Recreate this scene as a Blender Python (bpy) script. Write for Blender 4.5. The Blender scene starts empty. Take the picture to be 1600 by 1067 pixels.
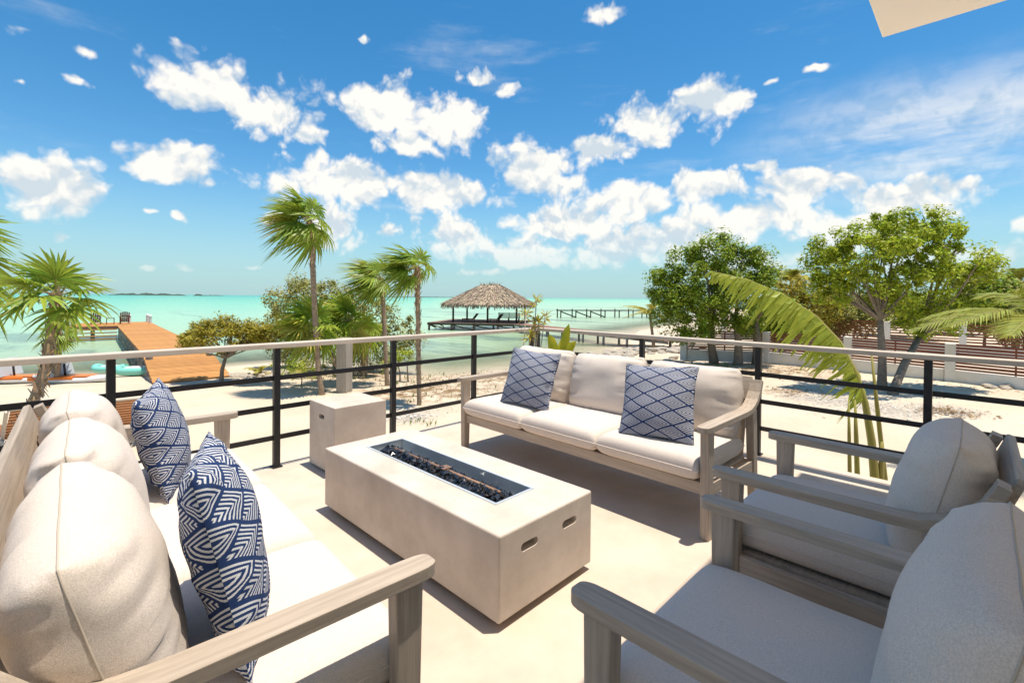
import bpy, bmesh, math, random
import numpy as np
from mathutils import Vector, Matrix, noise
random.seed(7)
R = math.radians
SC = bpy.context.scene
COL = SC.collection

# ------------------------------------------------------------------ camera
FPX, CAMZ = 740.0, 1.3
HEAD, PITCH, ROLL, SHIFT = R(44.6), R(-0.6), R(0.5), -61.0
cf = Vector((math.cos(HEAD)*math.cos(PITCH), math.sin(HEAD)*math.cos(PITCH), math.sin(PITCH)))
cr0 = Vector((math.sin(HEAD), -math.cos(HEAD), 0)); cu0 = cr0.cross(cf)
cr = cr0*math.cos(ROLL) + cu0*math.sin(ROLL); cu = cu0*math.cos(ROLL) - cr0*math.sin(ROLL)
CAM = Vector((0, 0, CAMZ))
cd = bpy.data.cameras.new('camera'); cam = bpy.data.objects.new('camera', cd); COL.objects.link(cam)
m = Matrix((cr, cu, -cf)).transposed().to_4x4(); m.translation = CAM; cam.matrix_world = m
cd.sensor_width = 36.0; cd.lens = FPX/1600*36; cd.shift_y = SHIFT/1600; cd.clip_start = 0.05; cd.clip_end = 20000
SC.camera = cam

# ------------------------------------------------------------------ sun and sky
SUN = Vector((0.115, -0.10, 1.0)).normalized()          # direction towards the sun, almost overhead
sl = bpy.data.lights.new('sun', 'SUN'); sun = bpy.data.objects.new('sun', sl); COL.objects.link(sun)
sun.rotation_euler = SUN.to_track_quat('Z', 'Y').to_euler(); sun.location = (0, 0, 30)
sl.energy = 3.7; sl.angle = R(0.55); sl.color = (1.0, 0.90, 0.76)
SKY_STRENGTH = 0.15
SC.view_settings.view_transform = 'Standard'; SC.view_settings.look = 'None'
SC.view_settings.exposure = 0.70; SC.view_settings.gamma = 1.0

def ray(px, py): return cf + cr*((px-800)/FPX) + cu*((533.5+SHIFT-py)/FPX)
def at(px, py, z):
    d = ray(px, py); return CAM + d*((z-CAMZ)/d.z)
def atd(px, py, dep): return CAM + ray(px, py)*dep

def build_world():
    w = bpy.data.worlds.new('World'); SC.world = w; w.use_nodes = True
    nt = w.node_tree; N = nt.nodes; L = nt.links; N.clear()
    def node(t, **k):
        n = N.new(t)
        for a, b in k.items(): setattr(n, a, b)
        return n
    def math_(op, a, b=None, c=None, clamp=False):
        n = node('ShaderNodeMath', operation=op, use_clamp=clamp)
        for i, v in enumerate((a, b, c)):
            if v is None: continue
            if isinstance(v, (int, float)): n.inputs[i].default_value = v
            else: L.new(v, n.inputs[i])
        return n.outputs[0]
    def smooth(v, a, b):
        n = node('ShaderNodeMapRange', interpolation_type='SMOOTHSTEP'); L.new(v, n.inputs[0])
        n.inputs[1].default_value = a; n.inputs[2].default_value = b
        return n.outputs[0]
    sky = node('ShaderNodeTexSky', sky_type='NISHITA', sun_disc=False)
    sky.sun_elevation = math.asin(SUN.z); sky.sun_rotation = math.atan2(SUN.x, SUN.y)
    sky.altitude = 0; sky.air_density = 1.0; sky.dust_density = 0.2; sky.ozone_density = 2.2
    hs = node('ShaderNodeHueSaturation'); hs.inputs['Saturation'].default_value = 1.36; hs.inputs['Value'].default_value = 0.63
    hs.inputs['Hue'].default_value = 0.492
    L.new(sky.outputs[0], hs.inputs['Color'])
    tc = node('ShaderNodeTexCoord'); sep = node('ShaderNodeSeparateXYZ'); L.new(tc.outputs['Generated'], sep.inputs[0])
    # azimuth measured clockwise from the sea view, elevation; both in degrees / 10
    hx, hy = math.cos(HEAD), math.sin(HEAD)
    fw = math_('ADD', math_('MULTIPLY', sep.outputs[0], hx), math_('MULTIPLY', sep.outputs[1], hy))
    rt = math_('SUBTRACT', math_('MULTIPLY', sep.outputs[0], hy), math_('MULTIPLY', sep.outputs[1], hx))
    az = math_('MULTIPLY', math_('ARCTAN2', rt, fw), 18/math.pi)
    el = math_('MULTIPLY', math_('ARCSINE', sep.outputs[2]), 18/math.pi)
    cb = node('ShaderNodeCombineXYZ'); L.new(az, cb.inputs[0]); L.new(el, cb.inputs[1])
    P = cb.outputs[0]
    def noise_(scale, detail, rough, vec, off=None):
        n = node('ShaderNodeTexNoise', noise_dimensions='2D'); n.inputs['Scale'].default_value = scale; n.inputs['Detail'].default_value = detail
        n.inputs['Roughness'].default_value = rough
        if off:
            a = node('ShaderNodeVectorMath', operation='ADD'); L.new(vec, a.inputs[0]); a.inputs[1].default_value = off; vec = a.outputs[0]
        L.new(vec, n.inputs['Vector']); return n
    warp = noise_(0.9, 4, 0.6, P)
    wv = node('ShaderNodeVectorMath', operation='MULTIPLY_ADD'); L.new(warp.outputs['Color'], wv.inputs[0])
    wv.inputs[1].default_value = (0.42, 0.36, 0); wv.inputs[2].default_value = (-0.21, -0.18, 0)
    wp = node('ShaderNodeVectorMath', operation='ADD'); L.new(P, wp.inputs[0]); L.new(wv.outputs[0], wp.inputs[1]); WP = wp.outputs[0]
    # cumulus puffs: centre and half size on the photograph's sky, kept as directions
    puffs = [(40,58,95,22),(120,85,40,12),(115,133,38,13),(60,275,105,52),(120,300,60,40),(270,258,75,36),(330,290,50,16),(335,150,95,48),(420,170,70,50),(480,215,50,20),
        (610,165,85,42),(690,190,70,45),(640,228,45,25),(745,115,62,20),(790,140,28,18),(940,25,44,26),(1110,155,66,36),(1040,190,80,40),(990,185,40,25),(930,232,62,28),
        (830,262,66,36),(860,290,60,26),(560,290,110,38),(690,300,80,36),(480,300,50,40),(980,318,70,34),(880,345,95,34),(720,372,62,32),(610,365,38,18),(520,352,60,36),
        (1200,264,40,16),(1100,300,90,32),(1270,300,100,34),(1160,345,130,38),(960,385,130,34),(1060,370,90,34),(830,395,80,24),(1400,310,110,36),(1330,360,120,40),
        (1480,290,90,26),(1585,345,32,14),(1208,122,26,9),(1275,103,30,10),(285,422,34,9),(215,426,22,6),(240,330,16,8),(285,340,14,15),(560,58,20,8),(14,130,20,10),
        (390,428,26,6),(90,360,28,14),(430,345,40,18),(1480,400,120,30),(1180,410,120,26),(760,425,60,10)]
    ell = []
    for x, y, a, b in puffs:
        d = ray(x, y).normalized()
        A = -math.degrees(math.atan2(d.y, d.x)) + math.degrees(HEAD); E = math.degrees(math.asin(d.z))
        d2 = ray(x+a, y).normalized(); d3 = ray(x, y-b).normalized()
        da = abs(-math.degrees(math.atan2(d2.y, d2.x)) + math.degrees(HEAD) - A); de = abs(math.degrees(math.asin(d3.z)) - E)
        ell.append((A/10, E/10, max(da, .6)/10, max(de, .4)/10))
    rr = random.Random(3)
    for i in range(30):                                    # the same fair-weather sky goes on all round
        A = rr.choice((-1, 1))*rr.uniform(56, 176); E = 4 + 46*rr.random()**1.4
        s = rr.uniform(3, 9); ell.append((A/10, E/10, s/10, s*rr.uniform(.35, .6)/10))
    for i in range(9):
        A = rr.uniform(-170, 170); E = rr.uniform(44, 78); s = rr.uniform(3, 7)
        ell.append((A/10, E/10, s/10/max(.3, math.cos(math.radians(E))), s*.6/10))
    cur = None
    for A, E, a, b in ell:
        n = node('ShaderNodeVectorMath', operation='MULTIPLY_ADD'); L.new(WP, n.inputs[0])
        n.inputs[1].default_value = (1/a, 1/b, 0); n.inputs[2].default_value = (-A/a, -E/b, 0)
        l = node('ShaderNodeVectorMath', operation='LENGTH'); L.new(n.outputs[0], l.inputs[0])
        lv = l.outputs['Value'] if b > .16 else math_('ADD', l.outputs['Value'], 0.40)     # small clouds stay wispy
        cur = lv if cur is None else math_('SMOOTH_MIN', cur, lv, 0.25)
    fb = noise_(1.7, 8, 0.55, P, (3.1, 7.7, 0)); lo1 = noise_(1.3, 3, 0.5, P, (3.1, 7.7, 0)); lo2 = noise_(1.3, 3, 0.5, P, (3.1, 8.0, 0))
    def billow(off):
        a = node('ShaderNodeVectorMath', operation='ADD'); L.new(WP, a.inputs[0]); a.inputs[1].default_value = off
        v = node('ShaderNodeTexVoronoi', feature='SMOOTH_F1', voronoi_dimensions='2D'); v.inputs['Scale'].default_value = 2.9; v.inputs['Detail'].default_value = 3.0; v.inputs['Roughness'].default_value = 0.55
        v.inputs['Smoothness'].default_value = 0.35; L.new(a.outputs[0], v.inputs['Vector']); return v.outputs['Distance']
    bi, bi2 = billow((0, 0, 0)), billow((0, 0.09, 0))
    body = math_('ADD', math_('ADD', math_('SUBTRACT', 1.52, cur), math_('MULTIPLY', math_('SUBTRACT', fb.outputs[0], 0.5), 1.15)), math_('MULTIPLY', math_('SUBTRACT', 0.42, bi), 0.85))
    mask = smooth(body, 0.0, 0.62)
    relief = math_('ADD', math_('MULTIPLY', math_('SUBTRACT', bi2, bi), 0.55), math_('MULTIPLY', math_('SUBTRACT', lo1.outputs[0], lo2.outputs[0]), 0.9))
    # thin high cirrus
    cm = node('ShaderNodeMapping'); cm.inputs['Scale'].default_value = (0.28, 1.5, 1); cm.inputs['Rotation'].default_value = (0, 0, -0.25); L.new(P, cm.inputs[0])
    ci = noise_(1.3, 7, 0.62, cm.outputs[0], (11, 5, 0))
    vn = node('ShaderNodeVectorMath', operation='MULTIPLY_ADD'); L.new(WP, vn.inputs[0])
    dv = ray(1500, 215).normalized(); vA = (-math.degrees(math.atan2(dv.y, dv.x)) + math.degrees(HEAD))/10; vE = math.degrees(math.asin(dv.z))/10
    vn.inputs[1].default_value = (1/1.9, 1/0.75, 0); vn.inputs[2].default_value = (-vA/1.9, -vE/0.75, 0)
    vl = node('ShaderNodeVectorMath', operation='LENGTH'); L.new(vn.outputs[0], vl.inputs[0])
    veil = math_('MULTIPLY', smooth(vl.outputs['Value'], 1.15, 0.1), smooth(ci.outputs[0], 0.30, 0.68))
    cmask = math_('MAXIMUM', math_('MULTIPLY', smooth(ci.outputs[0], 0.56, 0.8), 0.2), math_('MULTIPLY', veil, 0.75))
    mask = math_('MAXIMUM', math_('MULTIPLY', mask, 0.96), cmask)
    # pale sea haze low down
    lo = math_('MULTIPLY', math_('SUBTRACT', 1.0, smooth(el, -0.2, 1.5)), 0.85)
    hm = node('ShaderNodeMix', data_type='RGBA'); L.new(lo, hm.inputs[0]); L.new(hs.outputs[0], hm.inputs[6]); hm.inputs[7].default_value = (1.32, 2.55, 2.95, 1)
    # fade to haze near the horizon
    hz = smooth(el, 0.05, 0.9)
    mask = math_('MULTIPLY', mask, math_('ADD', 0.25, math_('MULTIPLY', hz, 0.75)))
    ramp = node('ShaderNodeMapRange'); L.new(relief, ramp.inputs[0]); ramp.inputs[1].default_value = -0.22; ramp.inputs[2].default_value = 0.10
    cc = node('ShaderNodeMix', data_type='RGBA'); L.new(ramp.outputs[0], cc.inputs[0])
    cc.inputs[6].default_value = (2.75, 3.1, 3.35, 1); cc.inputs[7].default_value = (4.5, 4.3, 3.95, 1)
    mx = node('ShaderNodeMix', data_type='RGBA'); L.new(mask, mx.inputs[0]); L.new(hm.outputs[2], mx.inputs[6]); L.new(cc.outputs[2], mx.inputs[7])
    bg = node('ShaderNodeBackground'); bg.inputs[1].default_value = SKY_STRENGTH; L.new(mx.outputs[2], bg.inputs[0])
    out = node('ShaderNodeOutputWorld'); L.new(bg.outputs[0], out.inputs[0])
    w.cycles.sampling_method = 'MANUAL'; w.cycles.sample_map_resolution = 512
build_world()

# ------------------------------------------------------------------ materials
MATS = {}
def mat(name, col, rough=0.7, var=0.0, vscale=6.0, stretch=(1,1,1), bump=0.0, bscale=60.0, spec=0.3, col2=None, island=0.0, metal=0.0, trans=0.0, detail=5, bdist=0.01, objvar=0.0):
    m = bpy.data.materials.new(name); m.use_nodes = True; nt = m.node_tree; N, L = nt.nodes, nt.links
    b = N['Principled BSDF']; b.inputs['Roughness'].default_value = rough; b.inputs['Specular IOR Level'].default_value = spec
    b.inputs['Metallic'].default_value = metal
    c4 = (*col, 1); b.inputs['Base Color'].default_value = c4
    tc = N.new('ShaderNodeTexCoord'); mp = N.new('ShaderNodeMapping'); mp.inputs['Scale'].default_value = stretch
    L.new(tc.outputs['Object'], mp.inputs[0])
    last = None
    if var or col2:
        n = N.new('ShaderNodeTexNoise'); n.inputs['Scale'].default_value = vscale; n.inputs['Detail'].default_value = detail; n.inputs['Roughness'].default_value = .65
        L.new(mp.outputs[0], n.inputs['Vector'])
        mr = N.new('ShaderNodeMapRange'); mr.inputs[1].default_value = .3; mr.inputs[2].default_value = .7; L.new(n.outputs[0], mr.inputs[0])
        mx = N.new('ShaderNodeMix'); mx.data_type = 'RGBA'; L.new(mr.outputs[0], mx.inputs[0])
        c2 = col2 or tuple(min(1, c*(1+var)) for c in col); c1 = col if col2 else tuple(c*(1-var) for c in col)
        mx.inputs[6].default_value = (*c1, 1); mx.inputs[7].default_value = (*c2, 1); last = mx.outputs[2]
    if island:
        g = N.new('ShaderNodeNewGeometry'); hs = N.new('ShaderNodeHueSaturation')
        r1 = N.new('ShaderNodeMapRange'); r1.inputs[3].default_value = 1-island; r1.inputs[4].default_value = 1+island; L.new(g.outputs['Random Per Island'], r1.inputs[0])
        L.new(r1.outputs[0], hs.inputs['Value'])
        r2 = N.new('ShaderNodeMapRange'); r2.inputs[3].default_value = .5+island*.06; r2.inputs[4].default_value = .5-island*.06
        mu = N.new('ShaderNodeMath'); mu.operation = 'MULTIPLY'; mu.inputs[1].default_value = 7.31; L.new(g.outputs['Random Per Island'], mu.inputs[0])
        fr = N.new('ShaderNodeMath'); fr.operation = 'FRACT'; L.new(mu.outputs[0], fr.inputs[0]); L.new(fr.outputs[0], r2.inputs[0]); L.new(r2.outputs[0], hs.inputs['Hue'])
        if last is not None: L.new(last, hs.inputs['Color'])
        else: hs.inputs['Color'].default_value = c4
        last = hs.outputs[0]
    if objvar:
        oi = N.new('ShaderNodeObjectInfo'); hs = N.new('ShaderNodeHueSaturation'); r1 = N.new('ShaderNodeMapRange')
        r1.inputs[3].default_value = 1-objvar; r1.inputs[4].default_value = 1+objvar; L.new(oi.outputs['Random'], r1.inputs[0]); L.new(r1.outputs[0], hs.inputs['Value'])
        if last is not None: L.new(last, hs.inputs['Color'])
        else: hs.inputs['Color'].default_value = c4
        last = hs.outputs[0]
    if last is not None: L.new(last, b.inputs['Base Color'])
    if bump:
        n = N.new('ShaderNodeTexNoise'); n.inputs['Scale'].default_value = bscale; n.inputs['Detail'].default_value = 4; L.new(mp.outputs[0], n.inputs['Vector'])
        bp = N.new('ShaderNodeBump'); bp.inputs['Strength'].default_value = bump; bp.inputs['Distance'].default_value = bdist
        L.new(n.outputs[0], bp.inputs['Height']); L.new(bp.outputs[0], b.inputs['Normal'])
    if trans:
        t = N.new('ShaderNodeBsdfTranslucent'); ad = N.new('ShaderNodeMixShader'); ad.inputs[0].default_value = trans
        if last is not None: L.new(last, t.inputs[0])
        else: t.inputs[0].default_value = c4
        L.new(b.outputs[0], ad.inputs[1]); L.new(t.outputs[0], ad.inputs[2]); L.new(ad.outputs[0], N['Material Output'].inputs[0])
    MATS[name] = m; return m

def wood(name, c1, c2, axis, rough=.6):
    s = [14, 14, 14]; s[axis] = 0.7
    return mat(name, c1, rough, col2=c2, vscale=5.0, stretch=tuple(s), bump=.25, bscale=5.0, spec=.25, detail=8, bdist=.002)
for i, a in enumerate('xyz'): wood('grey_wood_'+a, (.33,.27,.215), (.50,.425,.345), i)
mat('fabric', (.66,.585,.52), .95, var=.17, vscale=330, bump=.5, bscale=520, spec=.1, detail=3, bdist=.0015)
mat('seam_fabric', (.50,.435,.365), .95, spec=.1)
mat('deck', (.52,.425,.34), .8, col2=(.67,.56,.465), vscale=2.2, bump=.12, bscale=25, spec=.2, detail=9)
mat('pit_stone', (.50,.425,.36), .75, col2=(.70,.615,.535), vscale=3.0, bump=.06, bscale=40, spec=.25, detail=7)
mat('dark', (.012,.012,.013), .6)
mat('rail_black', (.018,.018,.02), .45, var=.2, vscale=8, spec=.4)
mat('rail_cap', (.52,.44,.36), .6, col2=(.62,.55,.46), vscale=3, stretch=(1,1,4), spec=.25)
mat('steel', (.60,.66,.70), .32, metal=.35, var=.08, vscale=9, spec=.6)  # blue-grey sky reflection put into the base colour, only partly metallic
mat('copper', (.27,.17,.12), .6, metal=.3, var=.35, vscale=30)
mat('glass_rock', (.030,.032,.038), .10, spec=1.0, island=.9)
mat('cream_paint', (.90,.86,.80), .8, var=.02, vscale=2)
mat('white_wall', (.78,.76,.71), .85, col2=(.68,.64,.56), vscale=2.2, bump=.1, bscale=12)
mat('red_wood', (.26,.085,.048), .55, col2=(.17,.058,.034), vscale=3, stretch=(1,1,6), spec=.3)
mat('teak', (.40,.17,.06), .55, col2=(.28,.11,.04), vscale=5, stretch=(1,6,6), spec=.3)
mat('dock_orange', (.60,.30,.10), .75, col2=(.46,.22,.08), vscale=2.4, stretch=(1,5,1), spec=.15, objvar=.16, bump=.3, bscale=8)
mat('dock_wood', (.30,.17,.12), .8, col2=(.22,.12,.09), vscale=2, objvar=.18)
mat('dark_timber', (.045,.032,.026), .85, col2=(.09,.065,.05), vscale=3)
mat('pile', (.42,.40,.37), .85, col2=(.10,.09,.08), vscale=1.6, stretch=(1,1,2.2))
mat('thatch', (.40,.315,.23), .95, island=.45, spec=.1)
mat('bark', (.30,.245,.19), .95, col2=(.17,.135,.10), vscale=9, bump=.9, bscale=16, bdist=.03)
mat('palm_bark', (.44,.335,.235), .95, col2=(.22,.155,.10), vscale=7, stretch=(1,1,3.5), bump=.9, bscale=14, bdist=.03)
mat('fibre', (.42,.31,.20), .95, island=.4)
mat('post_wood', (.45,.40,.33), .9, col2=(.33,.29,.24), vscale=3, stretch=(4,4,.5))
mat('palm_leaf', (.25,.35,.04), .42, island=.35, trans=.35, spec=.35)
mat('palm_lime', (.32,.43,.045), .42, island=.3, trans=.36, spec=.3)
mat('palm_leaf_yellow', (.46,.42,.07), .45, island=.25, trans=.30, spec=.3)
mat('coco_leaf', (.30,.33,.05), .42, island=.25, trans=.3, spec=.35)
mat('leaf_dark', (.25,.335,.03), .5, island=.45, trans=.3, spec=.3)
mat('leaf_bright', (.37,.44,.035), .5, island=.42, trans=.33, spec=.3)
mat('leaf_olive', (.34,.33,.09), .6, island=.35, trans=.22, spec=.2)
mat('leaf_gold', (.36,.31,.04), .6, island=.35, trans=.25, spec=.2)
mat('banana', (.34,.40,.05), .42, island=.14, trans=.38, spec=.3)
mat('stalk', (.34,.36,.07), .5, col2=(.30,.22,.09), vscale=3, stretch=(1,1,.4))
mat('yellow_leaf', (.58,.52,.03), .4, col2=(.30,.40,.03), vscale=5, trans=.3, spec=.3)
mat('croton', (.42,.38,.06), .5, island=.4, trans=.25)
mat('terracotta', (.36,.13,.07), .8)
mat('rock', (.52,.47,.39), .95, col2=(.36,.31,.25), vscale=4, bump=.8, bscale=9, bdist=.05)
mat('litter', (.23,.135,.06), .95, island=.5)
mat('gravel', (.55,.52,.48), .95, island=.35)
mat('weed', (.22,.27,.04), .7, island=.4)
mat('aqua', (.22,.62,.52), .35, spec=.4)
mat('plastic_white', (.75,.75,.72), .4)
mat('plastic_grey', (.52,.55,.57), .5)
mat('orange_plastic', (.75,.20,.03), .4)
mat('island_green', (.06,.10,.075), .9, var=.3, vscale=.05)
mat('chair_wood', (.13,.05,.035), .6, var=.3, vscale=8)

def weave():
    m = bpy.data.materials.new('navy_weave'); m.use_nodes = True; nt = m.node_tree; N, L = nt.nodes, nt.links
    b = N['Principled BSDF']; b.inputs['Roughness'].default_value = .9; b.inputs['Specular IOR Level'].default_value = .1
    def M(op, a, bb=None):
        n = N.new('ShaderNodeMath'); n.operation = op
        for i, v in enumerate((a, bb)):
            if v is None: continue
            if isinstance(v, (int, float)): n.inputs[i].default_value = v
            else: L.new(v, n.inputs[i])
        return n.outputs[0]
    uv = N.new('ShaderNodeUVMap'); s = N.new('ShaderNodeSeparateXYZ'); L.new(uv.outputs[0], s.inputs[0])
    p = M('MULTIPLY', s.outputs[0], 2.6); q = M('MULTIPLY', s.outputs[1], 5.3)
    a = M('FRACT', M('ADD', M('ADD', p, q), 40)); c = M('FRACT', M('ADD', M('SUBTRACT', p, q), 40))
    d = M('MAXIMUM', a, c)
    st = M('FRACT', M('MULTIPLY', d, 8.0))
    line = M('MULTIPLY', M('GREATER_THAN', st, .54), M('LESS_THAN', d, .93))
    dots = M('GREATER_THAN', M('FRACT', M('MULTIPLY', M('MINIMUM', a, c), 22)), .22)
    fac = M('MULTIPLY', line, M('ADD', .55, M('MULTIPLY', dots, .45)))
    mx = N.new('ShaderNodeMix'); mx.data_type = 'RGBA'; L.new(fac, mx.inputs[0])
    mx.inputs[6].default_value = (.022, .045, .13, 1); mx.inputs[7].default_value = (.64, .65, .67, 1)
    L.new(mx.outputs[2], b.inputs['Base Color'])
    bp = N.new('ShaderNodeBump'); bp.inputs['Strength'].default_value = .4; bp.inputs['Distance'].default_value = .002
    L.new(fac, bp.inputs['Height']); L.new(bp.outputs[0], b.inputs['Normal'])
    MATS['navy_weave'] = m
weave()

# ------------------------------------------------------------------ mesh helpers
class MB:
    def __init__(s): s.v = []; s.f = []; s.uv = None
    def add(s, vs, fs):
        o = len(s.v); s.v += [tuple(v) for v in vs]; s.f += [tuple(i+o for i in f) for f in fs]; return s
    def box(s, c, d, M=None):
        x, y, z = d[0]/2, d[1]/2, d[2]/2
        vs = [Vector((sx*x, sy*y, sz*z)) for sz in (-1, 1) for sx, sy in ((-1,-1),(1,-1),(1,1),(-1,1))]
        if M is not None: vs = [M @ v for v in vs]
        c = Vector(c)
        return s.add([v+c for v in vs], [(3,2,1,0),(4,5,6,7),(0,1,5,4),(1,2,6,5),(2,3,7,6),(3,0,4,7)])
    def bar(s, a, b, w, t, up=Vector((0,0,1)), w2=None, t2=None):
        a, b = Vector(a), Vector(b); d = (b-a).normalized(); sd = d.cross(up)
        if sd.length < 1e-4: sd = d.cross(Vector((0,1,0)))
        sd.normalize(); u2 = sd.cross(d); w2 = w2 or w; t2 = t2 or t
        vs = [p + sd*(i*ww/2) + u2*(j*tt/2) for p, ww, tt in ((a, w, t), (b, w2, t2)) for i, j in ((-1,-1),(1,-1),(1,1),(-1,1))]
        return s.add(vs, [(3,2,1,0),(4,5,6,7),(0,1,5,4),(1,2,6,5),(2,3,7,6),(3,0,4,7)])
    def tube(s, pts, rad, n=8, caps=True, jit=0):
        pts = [Vector(p) for p in pts]
        if not hasattr(rad, '__len__'): rad = [rad]*len(pts)
        rings = []; ref = Vector((.31, .17, .93))
        for i, p in enumerate(pts):
            d = (pts[min(i+1, len(pts)-1)] - pts[max(i-1, 0)]).normalized()
            a = d.cross(ref)
            if a.length < .05: a = d.cross(Vector((1, 0, 0)))
            a.normalize(); b = d.cross(a)
            rings.append([p + (a*math.cos(t) + b*math.sin(t))*rad[i]*(1+random.uniform(-jit, jit)) for t in (2*math.pi*k/n for k in range(n))])
        vs = [v for r in rings for v in r]; fs = []
        for i in range(len(rings)-1):
            for k in range(n): fs.append((i*n+k, i*n+(k+1) % n, (i+1)*n+(k+1) % n, (i+1)*n+k))
        if caps: fs.append(tuple(range(n-1, -1, -1))); fs.append(tuple((len(rings)-1)*n+k for k in range(n)))
        return s.add(vs, fs)
    def sweep(s, pts, ws, th, side=Vector((1,0,0))):
        """flat board swept along pts; widths ws along `side`, thickness th"""
        pts = [Vector(p) for p in pts]; vs = []; fs = []
        for i, p in enumerate(pts):
            d = (pts[min(i+1, len(pts)-1)] - pts[max(i-1, 0)]).normalized(); n = side.cross(d).normalized()
            w = ws[i]
            vs += [p - side*w/2 - n*th/2, p + side*w/2 - n*th/2, p + side*w/2 + n*th/2, p - side*w/2 + n*th/2]
        for i in range(len(pts)-1):
            for k in range(4): fs.append((i*4+k, i*4+(k+1) % 4, i*4+4+(k+1) % 4, i*4+4+k))
        fs.append((3,2,1,0)); o = (len(pts)-1)*4; fs.append((o, o+1, o+2, o+3))
        return s.add(vs, fs)
    def build(s, name, m, parent=None, bevel=0, seg=2, smooth=False, sm_angle=None, mw=None):
        me = bpy.data.meshes.new(name); me.from_pydata(s.v, [], s.f)
        bm = bmesh.new(); bm.from_mesh(me); bmesh.ops.recalc_face_normals(bm, faces=bm.faces)
        if bevel: bmesh.ops.bevel(bm, geom=list(bm.edges), offset=bevel, segments=seg, affect='EDGES', clamp_overlap=True, profile=0.5)
        bm.to_mesh(me); bm.free()
        if smooth:
            for p in me.polygons: p.use_smooth = True
            if sm_angle: me.set_sharp_from_angle(angle=R(sm_angle))
        if s.uv:
            ul = me.uv_layers.new(name='UVMap')
            for li, lp in enumerate(me.loops): ul.data[li].uv = s.uv[lp.vertex_index]
        return link(name, me, m, parent)
def link(name, me, m, parent=None):
    if m is not None and not me.materials: me.materials.append(MATS[m] if isinstance(m, str) else m)
    o = bpy.data.objects.new(name, me); COL.objects.link(o); o.parent = parent; return o
def tag(o, label=None, cat=None, group=None, kind=None):
    if label: o['label'] = label
    if cat: o['category'] = cat
    if group: o['group'] = group
    if kind: o['kind'] = kind
    return o
def thing(name, label, cat, loc=(0,0,0), rz=0, group=None):
    o = bpy.data.objects.new(name, None); COL.objects.link(o); o.location = loc; o.rotation_euler = (0, 0, rz)
    o.empty_display_size = .1
    return tag(o, label, cat, group)
def copy_tree(o, parent=None):
    c = o.copy(); COL.objects.link(c); c.parent = parent
    for ch in list(o.children): copy_tree(ch, c)
    return c
# ------------------------------------------------------------------ terrain and sea
WZ = -2.35
shore = [(-400, 60), (-60, 42), (-12, 33)] + [tuple(at(x, y, WZ)[:2]) for x, y in ((0,592),(100,590),(235,583),(345,574),(430,566))]
shore += [(11.5, 22.5), (12.3, 18.6)] + [tuple(at(x, y, WZ)[:2]) for x, y in ((690,587),(790,578),(930,562),(975,535),(1000,516),(1085,503))] + [(140, 55), (400, 120), (2500, 500)]
SH = np.array(shore)
def shore_dist(x, y):
    """signed distance to the shoreline, positive inland"""
    x = np.asarray(x, float); y = np.asarray(y, float)
    best = np.full(x.shape, 1e9); sg = np.ones(x.shape)
    for (ax, ay), (bx, by) in zip(SH[:-1], SH[1:]):
        dx, dy = bx-ax, by-ay; t = np.clip(((x-ax)*dx+(y-ay)*dy)/(dx*dx+dy*dy), 0, 1)
        ex, ey = x-(ax+t*dx), y-(ay+t*dy); d = np.hypot(ex, ey)
        s = np.sign((x-ax)*dy-(y-ay)*dx); up = d < best-1e-6
        best = np.where(up, d, best); sg = np.where(up, s, sg)
    return best*sg
def hgt(x, y):
    d = shore_dist(x, y)
    z = np.where(d > 0, WZ + .75*(1-np.exp(-np.maximum(d, 0)*.13)), WZ - np.minimum(-d*.10, 2.5))
    return z
SEG = [(ax, ay, bx-ax, by-ay, (bx-ax)**2+(by-ay)**2) for (ax, ay), (bx, by) in zip(shore[:-1], shore[1:])]
def h1(x, y):
    best = 1e18; sg = 1
    for ax, ay, dx, dy, l2 in SEG:
        t = ((x-ax)*dx+(y-ay)*dy)/l2; t = 0 if t < 0 else 1 if t > 1 else t
        ex, ey = x-ax-t*dx, y-ay-t*dy; d = ex*ex+ey*ey
        if d < best-1e-9: best = d; sg = (x-ax)*dy-(y-ay)*dx
    d = math.copysign(math.sqrt(best), sg)
    return WZ + .75*(1-math.exp(-d*.13)) if d > 0 else WZ - min(-d*.10, 2.5)
def ground(px, py):
    d = ray(px, py); t = 2.8/-d.z if d.z < 0 else 150.0
    while t < 200:
        p = CAM + d*t
        if p.z < h1(p.x, p.y): break
        t *= 1.006
    p.z = h1(p.x, p.y); return p
def axis(lo, hi, a, b, fine, grow):
    v = list(np.arange(a, b, fine)); s = fine; x = v[-1]
    while x < hi: s *= grow; x += s; v.append(x)
    s = fine; x = v[0]
    while x > lo: s *= grow; x -= s; v.insert(0, x)
    return np.array(v)
def grid(xs, ys, zf):
    X, Y = np.meshgrid(xs, ys); Z = zf(X, Y); nx = len(xs)
    vs = np.stack([X, Y, Z], -1).reshape(-1, 3)
    i = np.arange((len(ys)-1)*nx).reshape(len(ys)-1, nx)[:, :-1].ravel()
    fs = np.stack([i, i+1, i+1+nx, i+nx], -1)
    me = bpy.data.meshes.new('grid'); me.from_pydata(vs.tolist(), [], fs.tolist())
    for p in me.polygons: p.use_smooth = True
    return me, X, Y
def zt(X, Y):
    Z = hgt(X, Y); d = shore_dist(X, Y)
    n = np.array([noise.noise((x*.55, y*.55, 0))*.5 + noise.noise((x*1.9, y*1.9, 3))*.22 for x, y in zip(X.ravel(), Y.ravel())]).reshape(X.shape)
    return Z + n*.07*np.clip(d/3, 0.15, 1)
me, X, Y = grid(axis(-400, 2500, -8, 34, .32, 1.12), axis(-300, 600, -8, 34, .32, 1.12), zt)
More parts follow.
